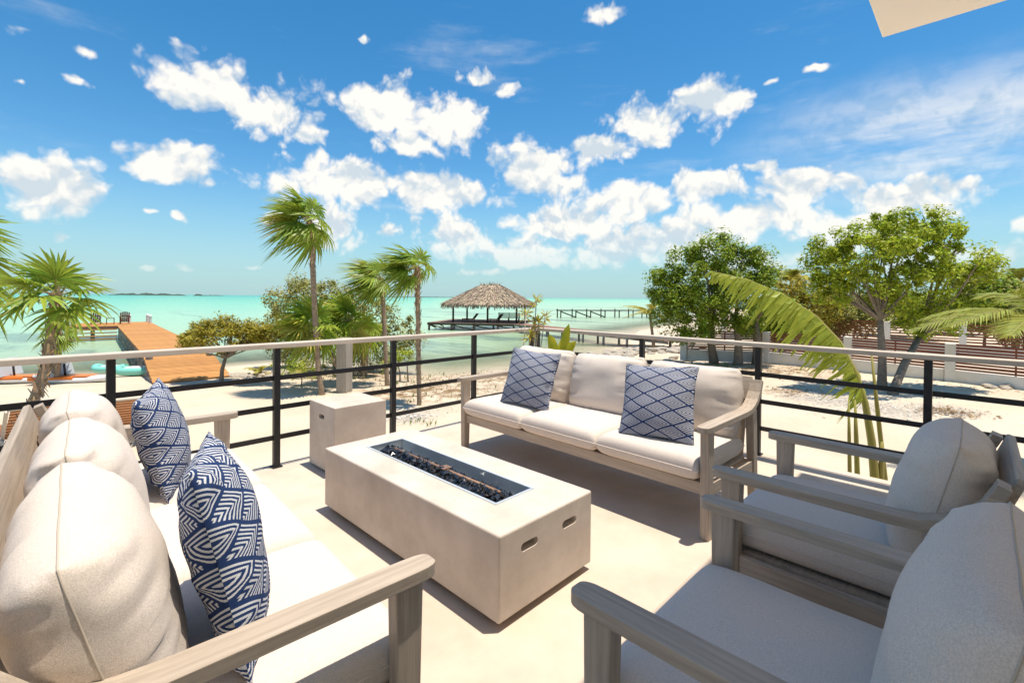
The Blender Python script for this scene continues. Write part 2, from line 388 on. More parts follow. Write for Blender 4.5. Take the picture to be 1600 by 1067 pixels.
def sand_material():
    m = bpy.data.materials.new('sand'); m.use_nodes = True; nt = m.node_tree; N, L = nt.nodes, nt.links; b = N['Principled BSDF']
    b.inputs['Roughness'].default_value = .95; b.inputs['Specular IOR Level'].default_value = .1
    tc = N.new('ShaderNodeTexCoord')
    def nz(s, d=6, r=.6):
        n = N.new('ShaderNodeTexNoise'); n.inputs['Scale'].default_value = s; n.inputs['Detail'].default_value = d; n.inputs['Roughness'].default_value = r
        L.new(tc.outputs['Object'], n.inputs['Vector']); return n.outputs[0]
    def rng(v, a, b_):
        n = N.new('ShaderNodeMapRange'); n.inputs[1].default_value = a; n.inputs[2].default_value = b_; n.interpolation_type = 'SMOOTHSTEP'; L.new(v, n.inputs[0]); return n.outputs[0]
    def mix(f, a, b_):
        n = N.new('ShaderNodeMix'); n.data_type = 'RGBA'; L.new(f, n.inputs[0])
        for i, v in ((6, a), (7, b_)):
            if isinstance(v, tuple): n.inputs[i].default_value = (*v, 1)
            else: L.new(v, n.inputs[i])
        return n.outputs[2]
    def mul(a, b_):
        n = N.new('ShaderNodeMath'); n.operation = 'MULTIPLY'; n.use_clamp = True; L.new(a, n.inputs[0])
        if isinstance(b_, float): n.inputs[1].default_value = b_
        else: L.new(b_, n.inputs[1])
        return n.outputs[0]
    c = mix(rng(nz(.35), .35, .65), (.56,.47,.355), (.64,.545,.42))
    c = mix(mul(rng(nz(9, 8, .7), .55, .72), .45), c, (.40,.31,.21))
    at_ = N.new('ShaderNodeAttribute'); at_.attribute_name = 'litter'
    c = mix(mul(rng(nz(2.2, 8, .7), .42, .58), at_.outputs['Fac']), c, (.25,.165,.09))
    ag = N.new('ShaderNodeAttribute'); ag.attribute_name = 'shingle'
    vo = N.new('ShaderNodeTexVoronoi'); vo.inputs['Scale'].default_value = 9; L.new(tc.outputs['Object'], vo.inputs['Vector'])
    c = mix(ag.outputs['Fac'], c, mix(rng(vo.outputs['Distance'], .1, .6), (.60,.57,.52), (.33,.30,.26)))
    L.new(c, b.inputs['Base Color'])
    bp = N.new('ShaderNodeBump'); bp.inputs['Strength'].default_value = .6; bp.inputs['Distance'].default_value = .06
    L.new(nz(3.2, 7, .65), bp.inputs['Height']); L.new(bp.outputs[0], b.inputs['Normal'])
    MATS['sand'] = m
sand_material()
sand = link('sand_ground', me, 'sand'); tag(sand, 'pale cream beach sand around the terrace', 'sand', kind='structure')
def blob(X, Y, spots):
    o = np.zeros(X.shape)
    for p, r in spots: o = np.maximum(o, np.clip(1.4 - np.hypot(X-p.x, Y-p.y)/r, 0, 1))
    return o.ravel()
a = me.attributes.new('litter', 'FLOAT', 'POINT')
a.data.foreach_set('value', blob(X, Y, [(ground(700,610), 2.2), (ground(640,615), 1.8), (ground(760,590), 2.6), (ground(1160,578), 2.0), (ground(1230,580), 2.0), (ground(1240,615), .9), (ground(560,585), 2.5), (ground(1020,575), 2.6)]))
a = me.attributes.new('shingle', 'FLOAT', 'POINT')
a.data.foreach_set('value', .75*blob(X, Y, [(ground(1290,625), 1.1), (ground(1380,640), 1.2), (ground(1470,640), .9), (ground(640,650), .7), (ground(1040,585), 1.5)]))

def water_material():
    m = bpy.data.materials.new('sea_water'); m.use_nodes = True; nt = m.node_tree; N, L = nt.nodes, nt.links; b = N['Principled BSDF']
    a = N.new('ShaderNodeAttribute'); a.attribute_name = 'offshore'
    tc = N.new('ShaderNodeTexCoord')
    lg = N.new('ShaderNodeMath'); lg.operation = 'LOGARITHM'; lg.inputs[1].default_value = 10.0
    ad = N.new('ShaderNodeMath'); ad.operation = 'ADD'; ad.inputs[1].default_value = 1.0; L.new(a.outputs['Fac'], ad.inputs[0]); L.new(ad.outputs[0], lg.inputs[0])
    sc = N.new('ShaderNodeMath'); sc.operation = 'MULTIPLY'; sc.inputs[1].default_value = .3; L.new(lg.outputs[0], sc.inputs[0])
    cr_ = N.new('ShaderNodeValToRGB'); L.new(sc.outputs[0], cr_.inputs[0]); E = cr_.color_ramp.elements
    stops = [(.0, (.46,.44,.30)), (.20, (.36,.42,.24)), (.31, (.35,.48,.30)), (.42, (.38,.56,.35)), (.56, (.33,.58,.38)), (.70, (.20,.55,.35)), (.85, (.10,.45,.30)), (1.0, (.05,.35,.27))]
    E[0].position, E[0].color = stops[0][0], (*stops[0][1], 1); E[1].position, E[1].color = stops[-1][0], (*stops[-1][1], 1)
    for p, c in stops[1:-1]: e = E.new(p); e.color = (*c, 1)
    mp = N.new('ShaderNodeMapping'); mp.inputs['Rotation'].default_value = (0, 0, R(-45)); mp.inputs['Scale'].default_value = (.12, .035, 1); L.new(tc.outputs['Object'], mp.inputs[0])
    n = N.new('ShaderNodeTexNoise'); n.inputs['Scale'].default_value = 1.0; n.inputs['Detail'].default_value = 7; n.inputs['Roughness'].default_value = .6; L.new(mp.outputs[0], n.inputs['Vector'])
    r = N.new('ShaderNodeMapRange'); r.inputs[1].default_value = .53; r.inputs[2].default_value = .63; r.inputs[4].default_value = .62; r.interpolation_type = 'SMOOTHSTEP'; L.new(n.outputs[0], r.inputs[0])
    fa = N.new('ShaderNodeMapRange'); fa.inputs[1].default_value = 120; fa.inputs[2].default_value = 40; L.new(a.outputs['Fac'], fa.inputs[0])
    fm = N.new('ShaderNodeMath'); fm.operation = 'MULTIPLY'; L.new(r.outputs[0], fm.inputs[0]); L.new(fa.outputs[0], fm.inputs[1])
    mx = N.new('ShaderNodeMix'); mx.data_type = 'RGBA'; L.new(fm.outputs[0], mx.inputs[0]); L.new(cr_.outputs[0], mx.inputs[6]); mx.inputs[7].default_value = (.10,.17,.15,1)
    L.new(mx.outputs[2], b.inputs['Base Color'])
    b.inputs['Roughness'].default_value = .22; b.inputs['Specular IOR Level'].default_value = .22; b.inputs['IOR'].default_value = 1.33
    w1 = N.new('ShaderNodeTexNoise'); w1.inputs['Scale'].default_value = 1.6; w1.inputs['Detail'].default_value = 6; L.new(tc.outputs['Object'], w1.inputs['Vector'])
    bp = N.new('ShaderNodeBump'); bp.inputs['Strength'].default_value = .8; bp.inputs['Distance'].default_value = .16; L.new(w1.outputs[0], bp.inputs['Height']); L.new(bp.outputs[0], b.inputs['Normal'])
    # clear in the shallows
    al = N.new('ShaderNodeMapRange'); al.inputs[1].default_value = 0; al.inputs[2].default_value = 9; al.inputs[3].default_value = .25; al.inputs[4].default_value = 1.0; L.new(a.outputs['Fac'], al.inputs[0])
    L.new(al.outputs[0], b.inputs['Alpha'])
    MATS['sea_water'] = m
water_material()
wm, X, Y = grid(axis(-9000, 12000, -10, 60, 1.0, 1.16), axis(8, 12000, 10, 60, 1.0, 1.16), lambda X, Y: np.full(X.shape, WZ))
a = wm.attributes.new('offshore', 'FLOAT', 'POINT'); a.data.foreach_set('value', np.maximum(0, -shore_dist(X, Y)).ravel())
sea = link('sea', wm, 'sea_water'); tag(sea, 'shallow turquoise sea with dark weed patches', 'sea', kind='structure')

# far low islands on the horizon
def isle(px0, px1, dep, h, label):
    mb = MB(); n = 40
    for i in range(n+1):
        t = i/n; px = px0+(px1-px0)*t; p = atd(px, 462, dep); p.z = WZ-.5
        hh = h*(math.sin(math.pi*t)**.35)*(.6+.5*noise.noise((t*9, dep, 1))+.25*random.random()) + .6
        back = Vector((cf.x, cf.y, 0))*dep*.02
        mb.v += [tuple(p), tuple(p+Vector((0,0,hh))+back*.4), tuple(p+back)]
    for i in range(n):
        o = i*3; mb.f += [(o, o+3, o+4, o+1), (o+1, o+4, o+5, o+2)]
    tag(mb.build('island', 'island_green'), label, 'island', 'low islands on the horizon')
isle(165, 285, 1500, 9, 'long low dark green island on the sea horizon beyond the orange jetty')
isle(300, 312, 1500, 7, 'tiny dark clump of an islet standing alone on the sea horizon')
isle(312, 345, 1700, 3.5, 'thin flat islet just beside the tiny dark clump on the horizon')
isle(560, 720, 2600, 5, 'faint flat shore line on the horizon beyond the thatched hut')

# wooded hill behind the neighbouring plots
mb = MB(); n = 30
for i in range(n+1):
    for j in range(5):
        px = 1150+i*22; dep = 150+j*22; p = atd(px, 464, dep); t = i/n
        p.z = -1.6 + (math.sin(math.pi*(j/4))*(5.5*math.sin(math.pi*min(1, t*1.1+.08))**.6) + 1.2*noise.noise((i*.5, j*.9, 0)))
        mb.v.append(tuple(p))
for i in range(n):
    for j in range(4): o = i*5+j; mb.f.append((o, o+1, o+6, o+5))
tag(mb.build('hill', 'island_green', smooth=True), 'low dark wooded ridge behind the gardens', 'hill', kind='structure')

# ------------------------------------------------------------------ terrace
DX, DY = 4.36, 3.86
deck = MB().box((DX/2-4, DY/2-4, -.11), (DX+8, DY+8, .22)).build('terrace_floor', 'deck', bevel=.012); tag(deck, 'smooth cream concrete terrace floor', 'terrace', kind='structure')
MB().box((DX/2-4.1, DY/2-4.1, -1.2), (DX+7.6, DY+7.6, 1.96)).build('terrace_base', 'white_wall', deck)

def railing(name, label, a, b, posts, n_in):
    """a, b: ends of the run on the floor; posts: fractions"""
    t = thing(name, label, 'railing', group='black steel railings round the terrace'); a, b = Vector(a), Vector(b); d = (b-a).normalized()
    for f in posts:
        p = a + (b-a)*f
        MB().box((p.x, p.y, .452), (.045, .045, .904)).build('post', 'rail_black', t, bevel=.003, seg=1)
        MB().box((p.x, p.y, .006), (.07, .07, .011)).build('base_plate', 'rail_black', t)
    fr = sorted(posts)
    for z in (.225, .45, .675):
        for f0, f1 in zip(fr[:-1], fr[1:]):
            p, q = a+(b-a)*f0+d*.0235, a+(b-a)*f1-d*.0235
            MB().bar((p.x, p.y, z), (q.x, q.y, z), .012, .036).build('bar', 'rail_black', t)
    e0, e1 = a-d*.03, b+d*.06
    MB().bar((e0.x, e0.y, .922), (e1.x, e1.y, .922), .105, .036).build('handrail', 'rail_cap', t, bevel=.006)
    return t
railing('terrace_railing', 'black railing with pale cap facing the orange jetty', (-2.55, 3.78, 0), (4.2, 3.78, 0), [0, .142, .285, .428, .5705, .719, .862, .995], 1)
railing('terrace_railing', 'black railing with pale cap behind the three seat sofa with leaning cushions facing the trees', (4.28, 3.84, 0), (4.28, -3.6, 0), [.008, .195, .34, .484, .63, .78, 1], 1)

# roof over the house side of the terrace, its corner shows against the sky
roof = thing('terrace_roof', 'cream painted flat roof corner jutting over the terrace', 'roof', (0, 0, 0))
RX, RY, RZ = 4.42, .536, 3.24
MB().box((RX/2-3.5, RY/2-3.5, RZ+.11), (RX+7, RY+7, .22)).build('slab', 'cream_paint', roof, bevel=.008)
MB().box((RX/2-3.5, RY/2-3.5, RZ+.25), (RX+7.1, RY+7.1, .056)).build('roof_edge', 'cream_paint', roof)
hw = MB().box((-.5, -3.9, 1.62), (12, .2, 3.24)).build('house_wall', 'cream_paint'); tag(hw, 'cream painted house wall at the back of the terrace', 'wall', kind='structure')
# ------------------------------------------------------------------ furniture
def pillow_mesh(w, h, t, p=.05, e=.42, k=2.0, n=26, wr=.010, seed=0, uv=False, sag=0.0, edge=0.0, rc=0.0):
    """puffed cushion in the x-z plane, thickness along y; returns MB and its rim points"""
    mb = MB(); uvs = []; idx = {}
    def pos(u, v, s):
        cn = 1-rc*(u*u*v*v)**1.5; x = w/2*u*cn*(1-p*(1-abs(v)**1.6)*abs(u)**2); z = h/2*v*cn*(1-p*(1-abs(u)**1.6)*abs(v)**2)
        pr = max(0, (1-abs(u)**k)*(1-abs(v)**k))**e
        y = s*(t/2-edge)*pr + s*edge*(1 if pr > 0 else 0)
        # pulled folds running in from the seams
        ph = seed*3.7
        q = max(abs(u), abs(v))
        fo = noise.noise((u*1.8+ph, v*8.5, s*.7+seed))*abs(u)**3 + noise.noise((u*8.5, v*1.8+ph, s+seed))*abs(v)**3*.6
        fo += .55*noise.noise((u*2+ph, v*17, s+seed*2))*abs(u)**7
        y += s*wr*2.4*fo*(1-q**14) + s*wr*noise.noise((u*1.7+ph, v*1.7, seed))*pr
        z += -sag*(1-u*u)*max(0, v)
        x += noise.noise((v*3.1, ph, s))*.006; z += noise.noise((u*3.1, ph+4, s))*.006
        return (x, y, z)
    gs = [math.sin(math.pi/2*(-1+2*i/n)) for i in range(n+1)]
    for s in (-1, 1):
        for i in range(n+1):
            for j in range(n+1):
                bd = i in (0, n) or j in (0, n)
                if bd and s == 1 and not uv: idx[(1, i, j)] = idx[(0, i, j)]; continue
                idx[(0 if s < 0 else 1, i, j)] = len(mb.v)
                q = pos(gs[i], gs[j], s); mb.v.append(q); uvs.append((gs[i]*.5+.5+(.17 if s > 0 else 0), gs[j]*.5+.5+(.09 if s > 0 else 0)))
        for i in range(n):
            for j in range(n):
                a = 0 if s < 0 else 1; f = (idx[(a,i,j)], idx[(a,i+1,j)], idx[(a,i+1,j+1)], idx[(a,i,j+1)])
                mb.f.append(f if s < 0 else f[::-1])
    rim = [mb.v[idx[(0,i,0)]] for i in range(n)] + [mb.v[idx[(0,n,j)]] for j in range(n)] + [mb.v[idx[(0,i,n)]] for i in range(n, 0, -1)] + [mb.v[idx[(0,0,j)]] for j in range(n, 0, -1)]
    if uv: mb.uv = uvs
    return mb, rim

def seat_cushion(parent, x0, x1, y0, y1, z0, z1, seed):
    mb = MB(); nx, ny = 16, 16; r = .035
    # rounded slab: superellipse section with a soft crown
    def put(u, v, s):
        cx, cy = (x0+x1)/2, (y0+y1)/2
        x = cx + (x1-x0)/2*u; y = cy + (y1-y0)/2*v; hz = (z1-z0)/2
        q = max(abs(u), abs(v)); pr = (max(0, 1-abs(u)**16)*max(0, 1-abs(v)**16))**.45
        z = (z0+z1)/2 + s*hz*pr
        if s > 0: z += .012*(1-u*u)*(1-v*v) + .004*noise.noise((x*6, y*6, seed))
        return (x, y, z)
    g = [math.copysign(1-(1-abs(t))**2.2, t) for t in np.linspace(-1, 1, nx+1)]
    idx = {}
    for s in (0, 1):
        for i in range(nx+1):
            for j in range(ny+1):
                if s and (i in (0, nx) or j in (0, ny)): idx[(1,i,j)] = idx[(0,i,j)]; continue
                idx[(s,i,j)] = len(mb.v); mb.v.append(put(g[i], g[j], -1 if s == 0 else 1))
        for i in range(nx):
            for j in range(ny): mb.f.append((idx[(s,i,j)], idx[(s,i+1,j)], idx[(s,i+1,j+1)], idx[(s,i,j+1)]))
    o = mb.build('seat_cushion', 'fabric', parent, smooth=True)
    zc = (z0+z1)/2
    rim = [mb.v[idx[(0,i,0)]] for i in range(nx)] + [mb.v[idx[(0,nx,j)]] for j in range(ny)] + [mb.v[idx[(0,i,ny)]] for i in range(nx,0,-1)] + [mb.v[idx[(0,0,j)]] for j in range(ny,0,-1)]
    MB().tube(rim+rim[:1], .0035, 6, caps=False).build('seam', 'fabric', o, smooth=True)
    return o

def seating(name, label, W, n, loc, rz, group, seed):
    t = thing(name, label, 'sofa' if n > 1 else 'armchair', loc, rz, group)
    X = W/2-.036
    for s in (-1, 1):
        # front leg, tapered, under the arm
        MB().add(*leg_box(s*X, .355, .048, .075, .048, .052, .586)).build('leg', 'grey_wood_z', t, bevel=.004)
        MB().add(*leg_box(s*X, -.30, .048, .070, .046, .055, .60, lean=-.05)).build('leg', 'grey_wood_z', t, bevel=.004)
        path = [(s*X, y, .602) for y in (.432, .428, .418, .40, .36, .2, .0, -.14)] + [(s*X, -.21, .607), (s*X, -.27, .625), (s*X, -.32, .655), (s*X, -.36, .70), (s*X, -.385, .75), (s*X, -.395, .775)]
        ws = [.030, .046, .060, .070, .074] + [.074]*9
        MB().sweep(path, ws, .032).build('arm', 'grey_wood_y', t, bevel=.005)
        MB().bar((s*X, .325, .262), (s*X, -.30, .240), .030, .07).build('side_rail', 'grey_wood_y', t, bevel=.003)
    MB().bar((-X+.024, .348, .268), (X-.024, .348, .268), .030, .066).build('front_rail', 'grey_wood_x', t, bevel=.003)
    MB().bar((-X+.024, -.30, .24), (X-.024, -.30, .24), .030, .07).build('back_rail', 'grey_wood_x', t, bevel=.003)
    MB().box((0, .02, .290), (2*X-.06, .60, .016)).build('seat_board', 'grey_wood_x', t)
    tilt = Matrix.Rotation(R(20), 3, 'X')
    MB().box((0, -.405, .715), (2*X-.076, .026, .155), tilt).build('top_rail', 'grey_wood_x', t, bevel=.006)
    k = max(3, round(W/.24))
    for i in range(k):
        x = -X+.08+(2*X-.16)*i/(k-1)
        MB().bar((x, -.318, .277), (x, -.392, .655), .05, .018, up=Vector((0,1,.2))).build('back_slat', 'grey_wood_z', t)
    a = (2*X-.052)/n
    for i in range(n):
        x0 = -X+.026+a*i
        seat_cushion(t, x0+.002, x0+a-.002, -.27, .405, .300, .438, seed+i)
        mb, rim = pillow_mesh(a-.004, .49, .265, p=.015, e=.46, k=2.9, wr=.015, seed=seed+i*2.3, sag=.02, rc=.10, n=34)
        M = Matrix.Translation((x0+a/2, -.222 if n > 1 else -.245, .630 if n > 1 else .622)) @ Matrix.Rotation(R(15+random.uniform(-2, 2)), 4, 'X') @ Matrix.Rotation(R(random.uniform(-2.5, 2.5)), 4, 'Y')
        mb.v = [tuple(M @ Vector(v)) for v in mb.v]
        c = mb.build('back_cushion', 'fabric', t, smooth=True)
        MB().tube([M @ Vector(r) for r in rim+rim[:1]], .0022, 6, caps=False).build('seam', 'seam_fabric', c, smooth=True)
    return t
def leg_box(x, y, w, d_top, w_bot, d_bot, h, lean=0.0):
    vs = []
    for z, ww, dd, o in ((.0, w_bot, d_bot, lean), (h, w, d_top, 0)):
        for sx, sy in ((-1,-1),(1,-1),(1,1),(-1,1)): vs.append((x+sx*ww/2, y+o+sy*dd/2, z))
    return vs, [(3,2,1,0),(4,5,6,7),(0,1,5,4),(1,2,6,5),(2,3,7,6),(3,0,4,7)]

seating('garden_sofa', 'cream three seat garden sofa with dotted navy cushions, its back to the loungers', 2.15, 3, (.36, 2.075, 0), R(-93), 'weathered wood garden sofas', 1)
seating('garden_sofa', 'cream three seat garden sofa with its back to the trees and fences', 2.15, 3, (2.94, 2.07, 0), R(89), 'weathered wood garden sofas', 11)
seating('garden_armchair', 'shaded grey wood armchair standing beside the sofa that backs on the trees', .80, 1, (2.325, .335, 0), 0, 'armchairs at the end of the fire pit', 21)
seating('garden_armchair', 'shaded grey wood armchair standing further from the railing than its twin', .80, 1, (1.275, .245, 0), 0, 'armchairs at the end of the fire pit', 31)

def throw_pillow(label, loc, ry, tilt, roll, s, seed):
    mb, rim = pillow_mesh(s, s, .17, p=.07, e=.55, k=2.0, wr=.014, seed=seed, uv=True)
    o = mb.build('throw_pillow', 'navy_weave', smooth=True)
    o.matrix_world = Matrix.Translation(loc) @ Matrix.Rotation(ry, 4, 'Z') @ Matrix.Rotation(tilt, 4, 'X') @ Matrix.Rotation(roll, 4, 'Y')
    tag(o, label, 'pillow', 'navy patterned throw pillows')
throw_pillow('navy diamond pillow by the arm nearest the potted plants on the sofa backing the trees', (2.80, 2.55, .655), R(-90+10), R(-20), R(3), .46, 1)
throw_pillow('navy diamond pillow by the arm nearest the armchairs on the sofa backing the trees', (2.76, 1.43, .655), R(-90+8), R(-22), R(-3), .47, 2)
throw_pillow('navy chevron pillow by the arm nearest the armchairs on the sofa backing the loungers', (.36, 1.40, .66), R(90-16), R(-14), R(4), .50, 3)
throw_pillow('navy chevron pillow near the concrete side table on the sofa backing the loungers', (.42, 2.64, .655), R(90-20), R(-14), R(-4), .46, 4)

# ---- concrete fire pit with recessed tray and slots
def cut(me_obj, cutters):
    for c in cutters:
        md = me_obj.modifiers.new('cut', 'BOOLEAN'); md.operation = 'DIFFERENCE'; md.object = c; md.solver = 'EXACT'
    dg = bpy.context.evaluated_depsgraph_get(); me = bpy.data.meshes.new_from_object(me_obj.evaluated_get(dg))
    me_obj.modifiers.clear(); me_obj.data = me
    for c in cutters: bpy.data.objects.remove(c)
def slot(c, ln, h, d, axis):
    """stadium prism through a wall; axis = the wall's normal"""
    mb = MB(); n = 8; pr = []
    for k in range(n+1): t = -math.pi/2+math.pi*k/n; pr.append((ln/2-h/2+h/2*math.cos(t), h/2*math.sin(t)))
    for k in range(n+1): t = math.pi/2+math.pi*k/n; pr.append((-ln/2+h/2+h/2*math.cos(t), h/2*math.sin(t)))
    N_ = len(pr)
    for s in (-1, 1):
        for a, b in pr: mb.v.append((c[0]+a, c[1]+s*d/2, c[2]+b) if axis == 'y' else (c[0]+s*d/2, c[1]+a, c[2]+b))
    mb.f = [tuple(range(N_-1, -1, -1)), tuple(range(N_, 2*N_))] + [(k, (k+1) % N_, N_+(k+1) % N_, N_+k) for k in range(N_)]
    return mb.build('cutter', None)
pit = thing('fire_pit_table', 'long pale concrete fire pit table filled with black glass', 'fire pit', (1.568, 2.065, 0), R(.6))
PW, PL, PZ0, PZ1 = .622, 1.515, .032, .378
body = MB().box((0, 0, (PZ0+PZ1)/2), (PW, PL, PZ1-PZ0)).build('body', 'pit_stone', pit, bevel=.010, seg=3)
bpy.context.view_layer.update()
TX, TY = .125, .565
cs = [MB().box((0, .02, PZ1), (2*TX, 2*TY, .24)).build('cutter', None)]
for sx in (-.135, .135): cs.append(slot((sx, -PL/2, .285), .105, .036, .16, 'y'))
for c in cs: c.parent = pit
bpy.context.view_layer.update(); cut(body, cs)
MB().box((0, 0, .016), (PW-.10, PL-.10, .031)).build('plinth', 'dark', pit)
for sx in (-.135, .135): MB().box((sx, -PL/2+.045, .285), (.125, .004, .055)).build('slot_shade_sheet', 'dark', pit)  # black sheets stand in for the shade inside the hand slots
tray = MB()
for s in (-1, 1):
    tray.box((s*(TX-.004), .02, PZ1-.06), (.006, 2*TY-.004, .115)); tray.box((0, .02+s*(TY-.004), PZ1-.06), (2*TX-.016, .006, .115))
tray.box((0, .02, PZ1-.112), (2*TX-.004, 2*TY-.004, .006))
to = tray.build('tray', 'steel', pit)
lip = MB()
for s in (-1, 1):
    lip.box((s*(TX-.002), .02, PZ1+.0015), (.013, 2*TY+.012, .005)); lip.box((0, .02+s*(TY-.002), PZ1+.0012), (2*TX-.018, .013, .005))
lip.build('tray_rim', 'steel', pit)
MB().tube([(.0, -TY+.12, PZ1-.012), (.0, TY-.08, PZ1-.012)], .010, 8).build('burner_pipe', 'copper', pit, smooth=True)
MB().box((.0, -.02, PZ1-.002), (.055, .05, .012)).build('burner_plate', 'copper', pit, bevel=.002)
gl = MB()
for i in range(1700):
    x = random.gauss(-.012, .055); y = random.uniform(-TY+.03, TY-.05)
    if abs(x) > TX-.025: continue
    hgt_ = PZ1-.100+.098*max(0, 1-((x+.015)/.115)**2)*random.uniform(.6, 1)
    if abs(x-.0) < .013: hgt_ = min(hgt_, PZ1-.026)
    s = random.uniform(.009, .022); q = [Vector((random.uniform(-1,1), random.uniform(-1,1), random.uniform(-1,1))).normalized()*s for _ in range(2)]
    ax = [Vector((s*random.uniform(.6,1.2),0,0)), Vector((0,s*random.uniform(.6,1.2),0)), Vector((0,0,s*random.uniform(.6,1.1)))]
    rot = Matrix.Rotation(random.uniform(0, 6), 3, 'Z') @ Matrix.Rotation(random.uniform(0, 6), 3, 'X')
    c = Vector((x, y+.02, hgt_)); vs = [c+rot@v for v in (ax[0], -ax[0], ax[1], -ax[1], ax[2], -ax[2])]
    gl.add(vs, [(0,2,4),(2,1,4),(1,3,4),(3,0,4),(2,0,5),(1,2,5),(3,1,5),(0,3,5)])
g = gl.build('fire_glass', 'glass_rock', pit); g['kind'] = 'stuff'

tb = thing('tank_table', 'square pale concrete side table with slot handle beside the railing', 'side table', (1.716, 3.465, 0), R(.6))
b2 = MB().box((0, 0, .258), (.415, .425, .484)).build('body', 'pit_stone', tb, bevel=.005)
bpy.context.view_layer.update(); c = slot((-.2075, .0, .405), .085, .032, .14, 'x'); c.parent = tb; bpy.context.view_layer.update(); cut(b2, [c])
MB().box((-.178, 0, .405), (.004, .105, .05)).build('slot_shade_sheet', 'dark', tb)  # shade inside the table's slot, made as a black sheet
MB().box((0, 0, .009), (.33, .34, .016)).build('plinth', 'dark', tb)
# ------------------------------------------------------------------ vegetation
WIND = Vector((-.72, .69, 0))           # steady breeze, blowing along the shore
UP = Vector((0, 0, 1))
def fan_frond(mb_l, mb_p, o, D, lp, L, nseg, wind, grav, rnd):
    """one fan leaf: petiole from o along D, then a wheel of folded blades"""
    pts = []; 
    for k in range(5):
        s = k/4; pts.append(o + D*lp*s - UP*grav*.25*lp*s*s + wind*.25*lp*s*s)
    mb_p.tube(pts, [.014, .012, .010, .009, .008], 5, caps=False)
    hub = pts[-1]; d = (pts[-1]-pts[-2]).normalized(); S = d.cross(UP)
    if S.length < .1: S = Vector((1, 0, 0))
    S.normalize(); Nn = S.cross(d).normalized()
    tw = rnd.uniform(-.5, .5); S, Nn = S*math.cos(tw)+Nn*math.sin(tw), Nn*math.cos(tw)-S*math.sin(tw)
    for k in range(nseg):
        th = -2.15 + 4.3*k/(nseg-1) + rnd.uniform(-.05, .05)
        b = d*math.cos(th) + S*math.sin(th)
        ln = L*(.70+.30*math.cos(th*.62))*rnd.uniform(.9, 1.08); side = b.cross(Nn).normalized()
        g = grav*rnd.uniform(.7, 1.4); w0 = ln*.052
        row = []
        for s, wf in ((.03, .35), (.33, 1.0), (.68, .75), (1.0, .04)):
            c = hub + b*ln*s + Nn*.10*ln*s*(1-s) - UP*g*ln*s*s*.55 + wind*ln*s*s*.6
            row.append((c - side*w0*wf + Nn*w0*wf*.5, c, c + side*w0*wf + Nn*w0*wf*.5))
        vs = [q for r_ in row for q in r_]; fs = []
        for i in range(3): fs += [(i*3, i*3+1, i*3+4, i*3+3), (i*3+1, i*3+2, i*3+5, i*3+4)]
        mb_l.add(vs, fs)
def fan_palm(label, path, r0, r1, n, lp, L, group, seed, wind=.5, grav=.5, fibre=.5, nseg=22, spread=1.0, lean=0.0, matl='palm_leaf', yellow=.12):
    rnd = random.Random(seed); path = [Vector(p) for p in path]; base = path[0]
    t = thing('fan_palm', label, 'palm tree', base, 0, group); loc = [p-base for p in path]
    # smooth trunk
    pts = []; m_ = 14
    for i in range(m_+1):
        f = i/m_*(len(loc)-1); a = min(int(f), len(loc)-2); u = f-a
        p0, p1, p2, p3 = loc[max(a-1, 0)], loc[a], loc[a+1], loc[min(a+2, len(loc)-1)]
        pts.append(.5*((2*p1)+(p2-p0)*u+(2*p0-5*p1+4*p2-p3)*u*u+(3*p1-p0-3*p2+p3)*u**3))
    pts[0] = pts[0] - UP*.15
    rad = [r0*(1.15 if i == 0 else 1)*(1-i/m_) + r1*(i/m_) for i in range(m_+1)]
    MB().tube(pts, rad, 10, jit=.07).build('trunk', 'palm_bark', t, smooth=True)
    top = pts[-1]
    if fibre:
        fb = MB()
        for i in range(int(330*fibre)+60):
            s = 1-rnd.random()**1.6*fibre; f = s*m_; a = min(int(f), m_-1); c = pts[a].lerp(pts[a+1], f-a); rr = rad[a]
            an = rnd.uniform(0, 6.28); d = Vector((math.cos(an), math.sin(an), 0)); ln = rnd.uniform(.10, .26)*(L/.8); sd = d.cross(UP)*rnd.uniform(.012, .03)
            a0 = c + d*rr*.9; a1 = a0 + d*rnd.uniform(.02, .09) + UP*ln*rnd.choice((-.8, .5, .9, -.5)); fb.add([a0-sd, a0+sd, a1+sd*.4, a1-sd*.4], [(0,1,2,3)])
        fo = fb.build('leaf_base_fibre', 'fibre', t); fo['kind'] = 'stuff'
    for i in range(n):
        az = 2.4*i + rnd.uniform(-.3, .3); f = i/(n-1)
        el = R(82 - 125*f**.9*spread + rnd.uniform(-9, 9))
        D = Vector((math.cos(az)*math.cos(el), math.sin(az)*math.cos(el), math.sin(el)))
        D = (D + WIND*wind*.75).normalized()
        ml, mp_ = MB(), MB()
        sc = rnd.uniform(.88, 1.1)
        fan_frond(ml, mp_, top - UP*.02*i/n, D, lp*sc, L*sc, nseg, WIND*wind*rnd.uniform(.6, 1.2), grav*(.6+.8*f), rnd)
        fr = ml.build('frond', 'palm_leaf_yellow' if rnd.random() < yellow else matl, t)
        mp_.build('petiole', 'stalk', fr, smooth=True)
    return t
G1 = 'fan palms on the beach'
def pth(base_px, pts, dep=None):
    g = ground(*base_px); dp = (g-CAM).dot(cf); return [g] + [atd(x, y, dp*k) for x, y, k in pts]
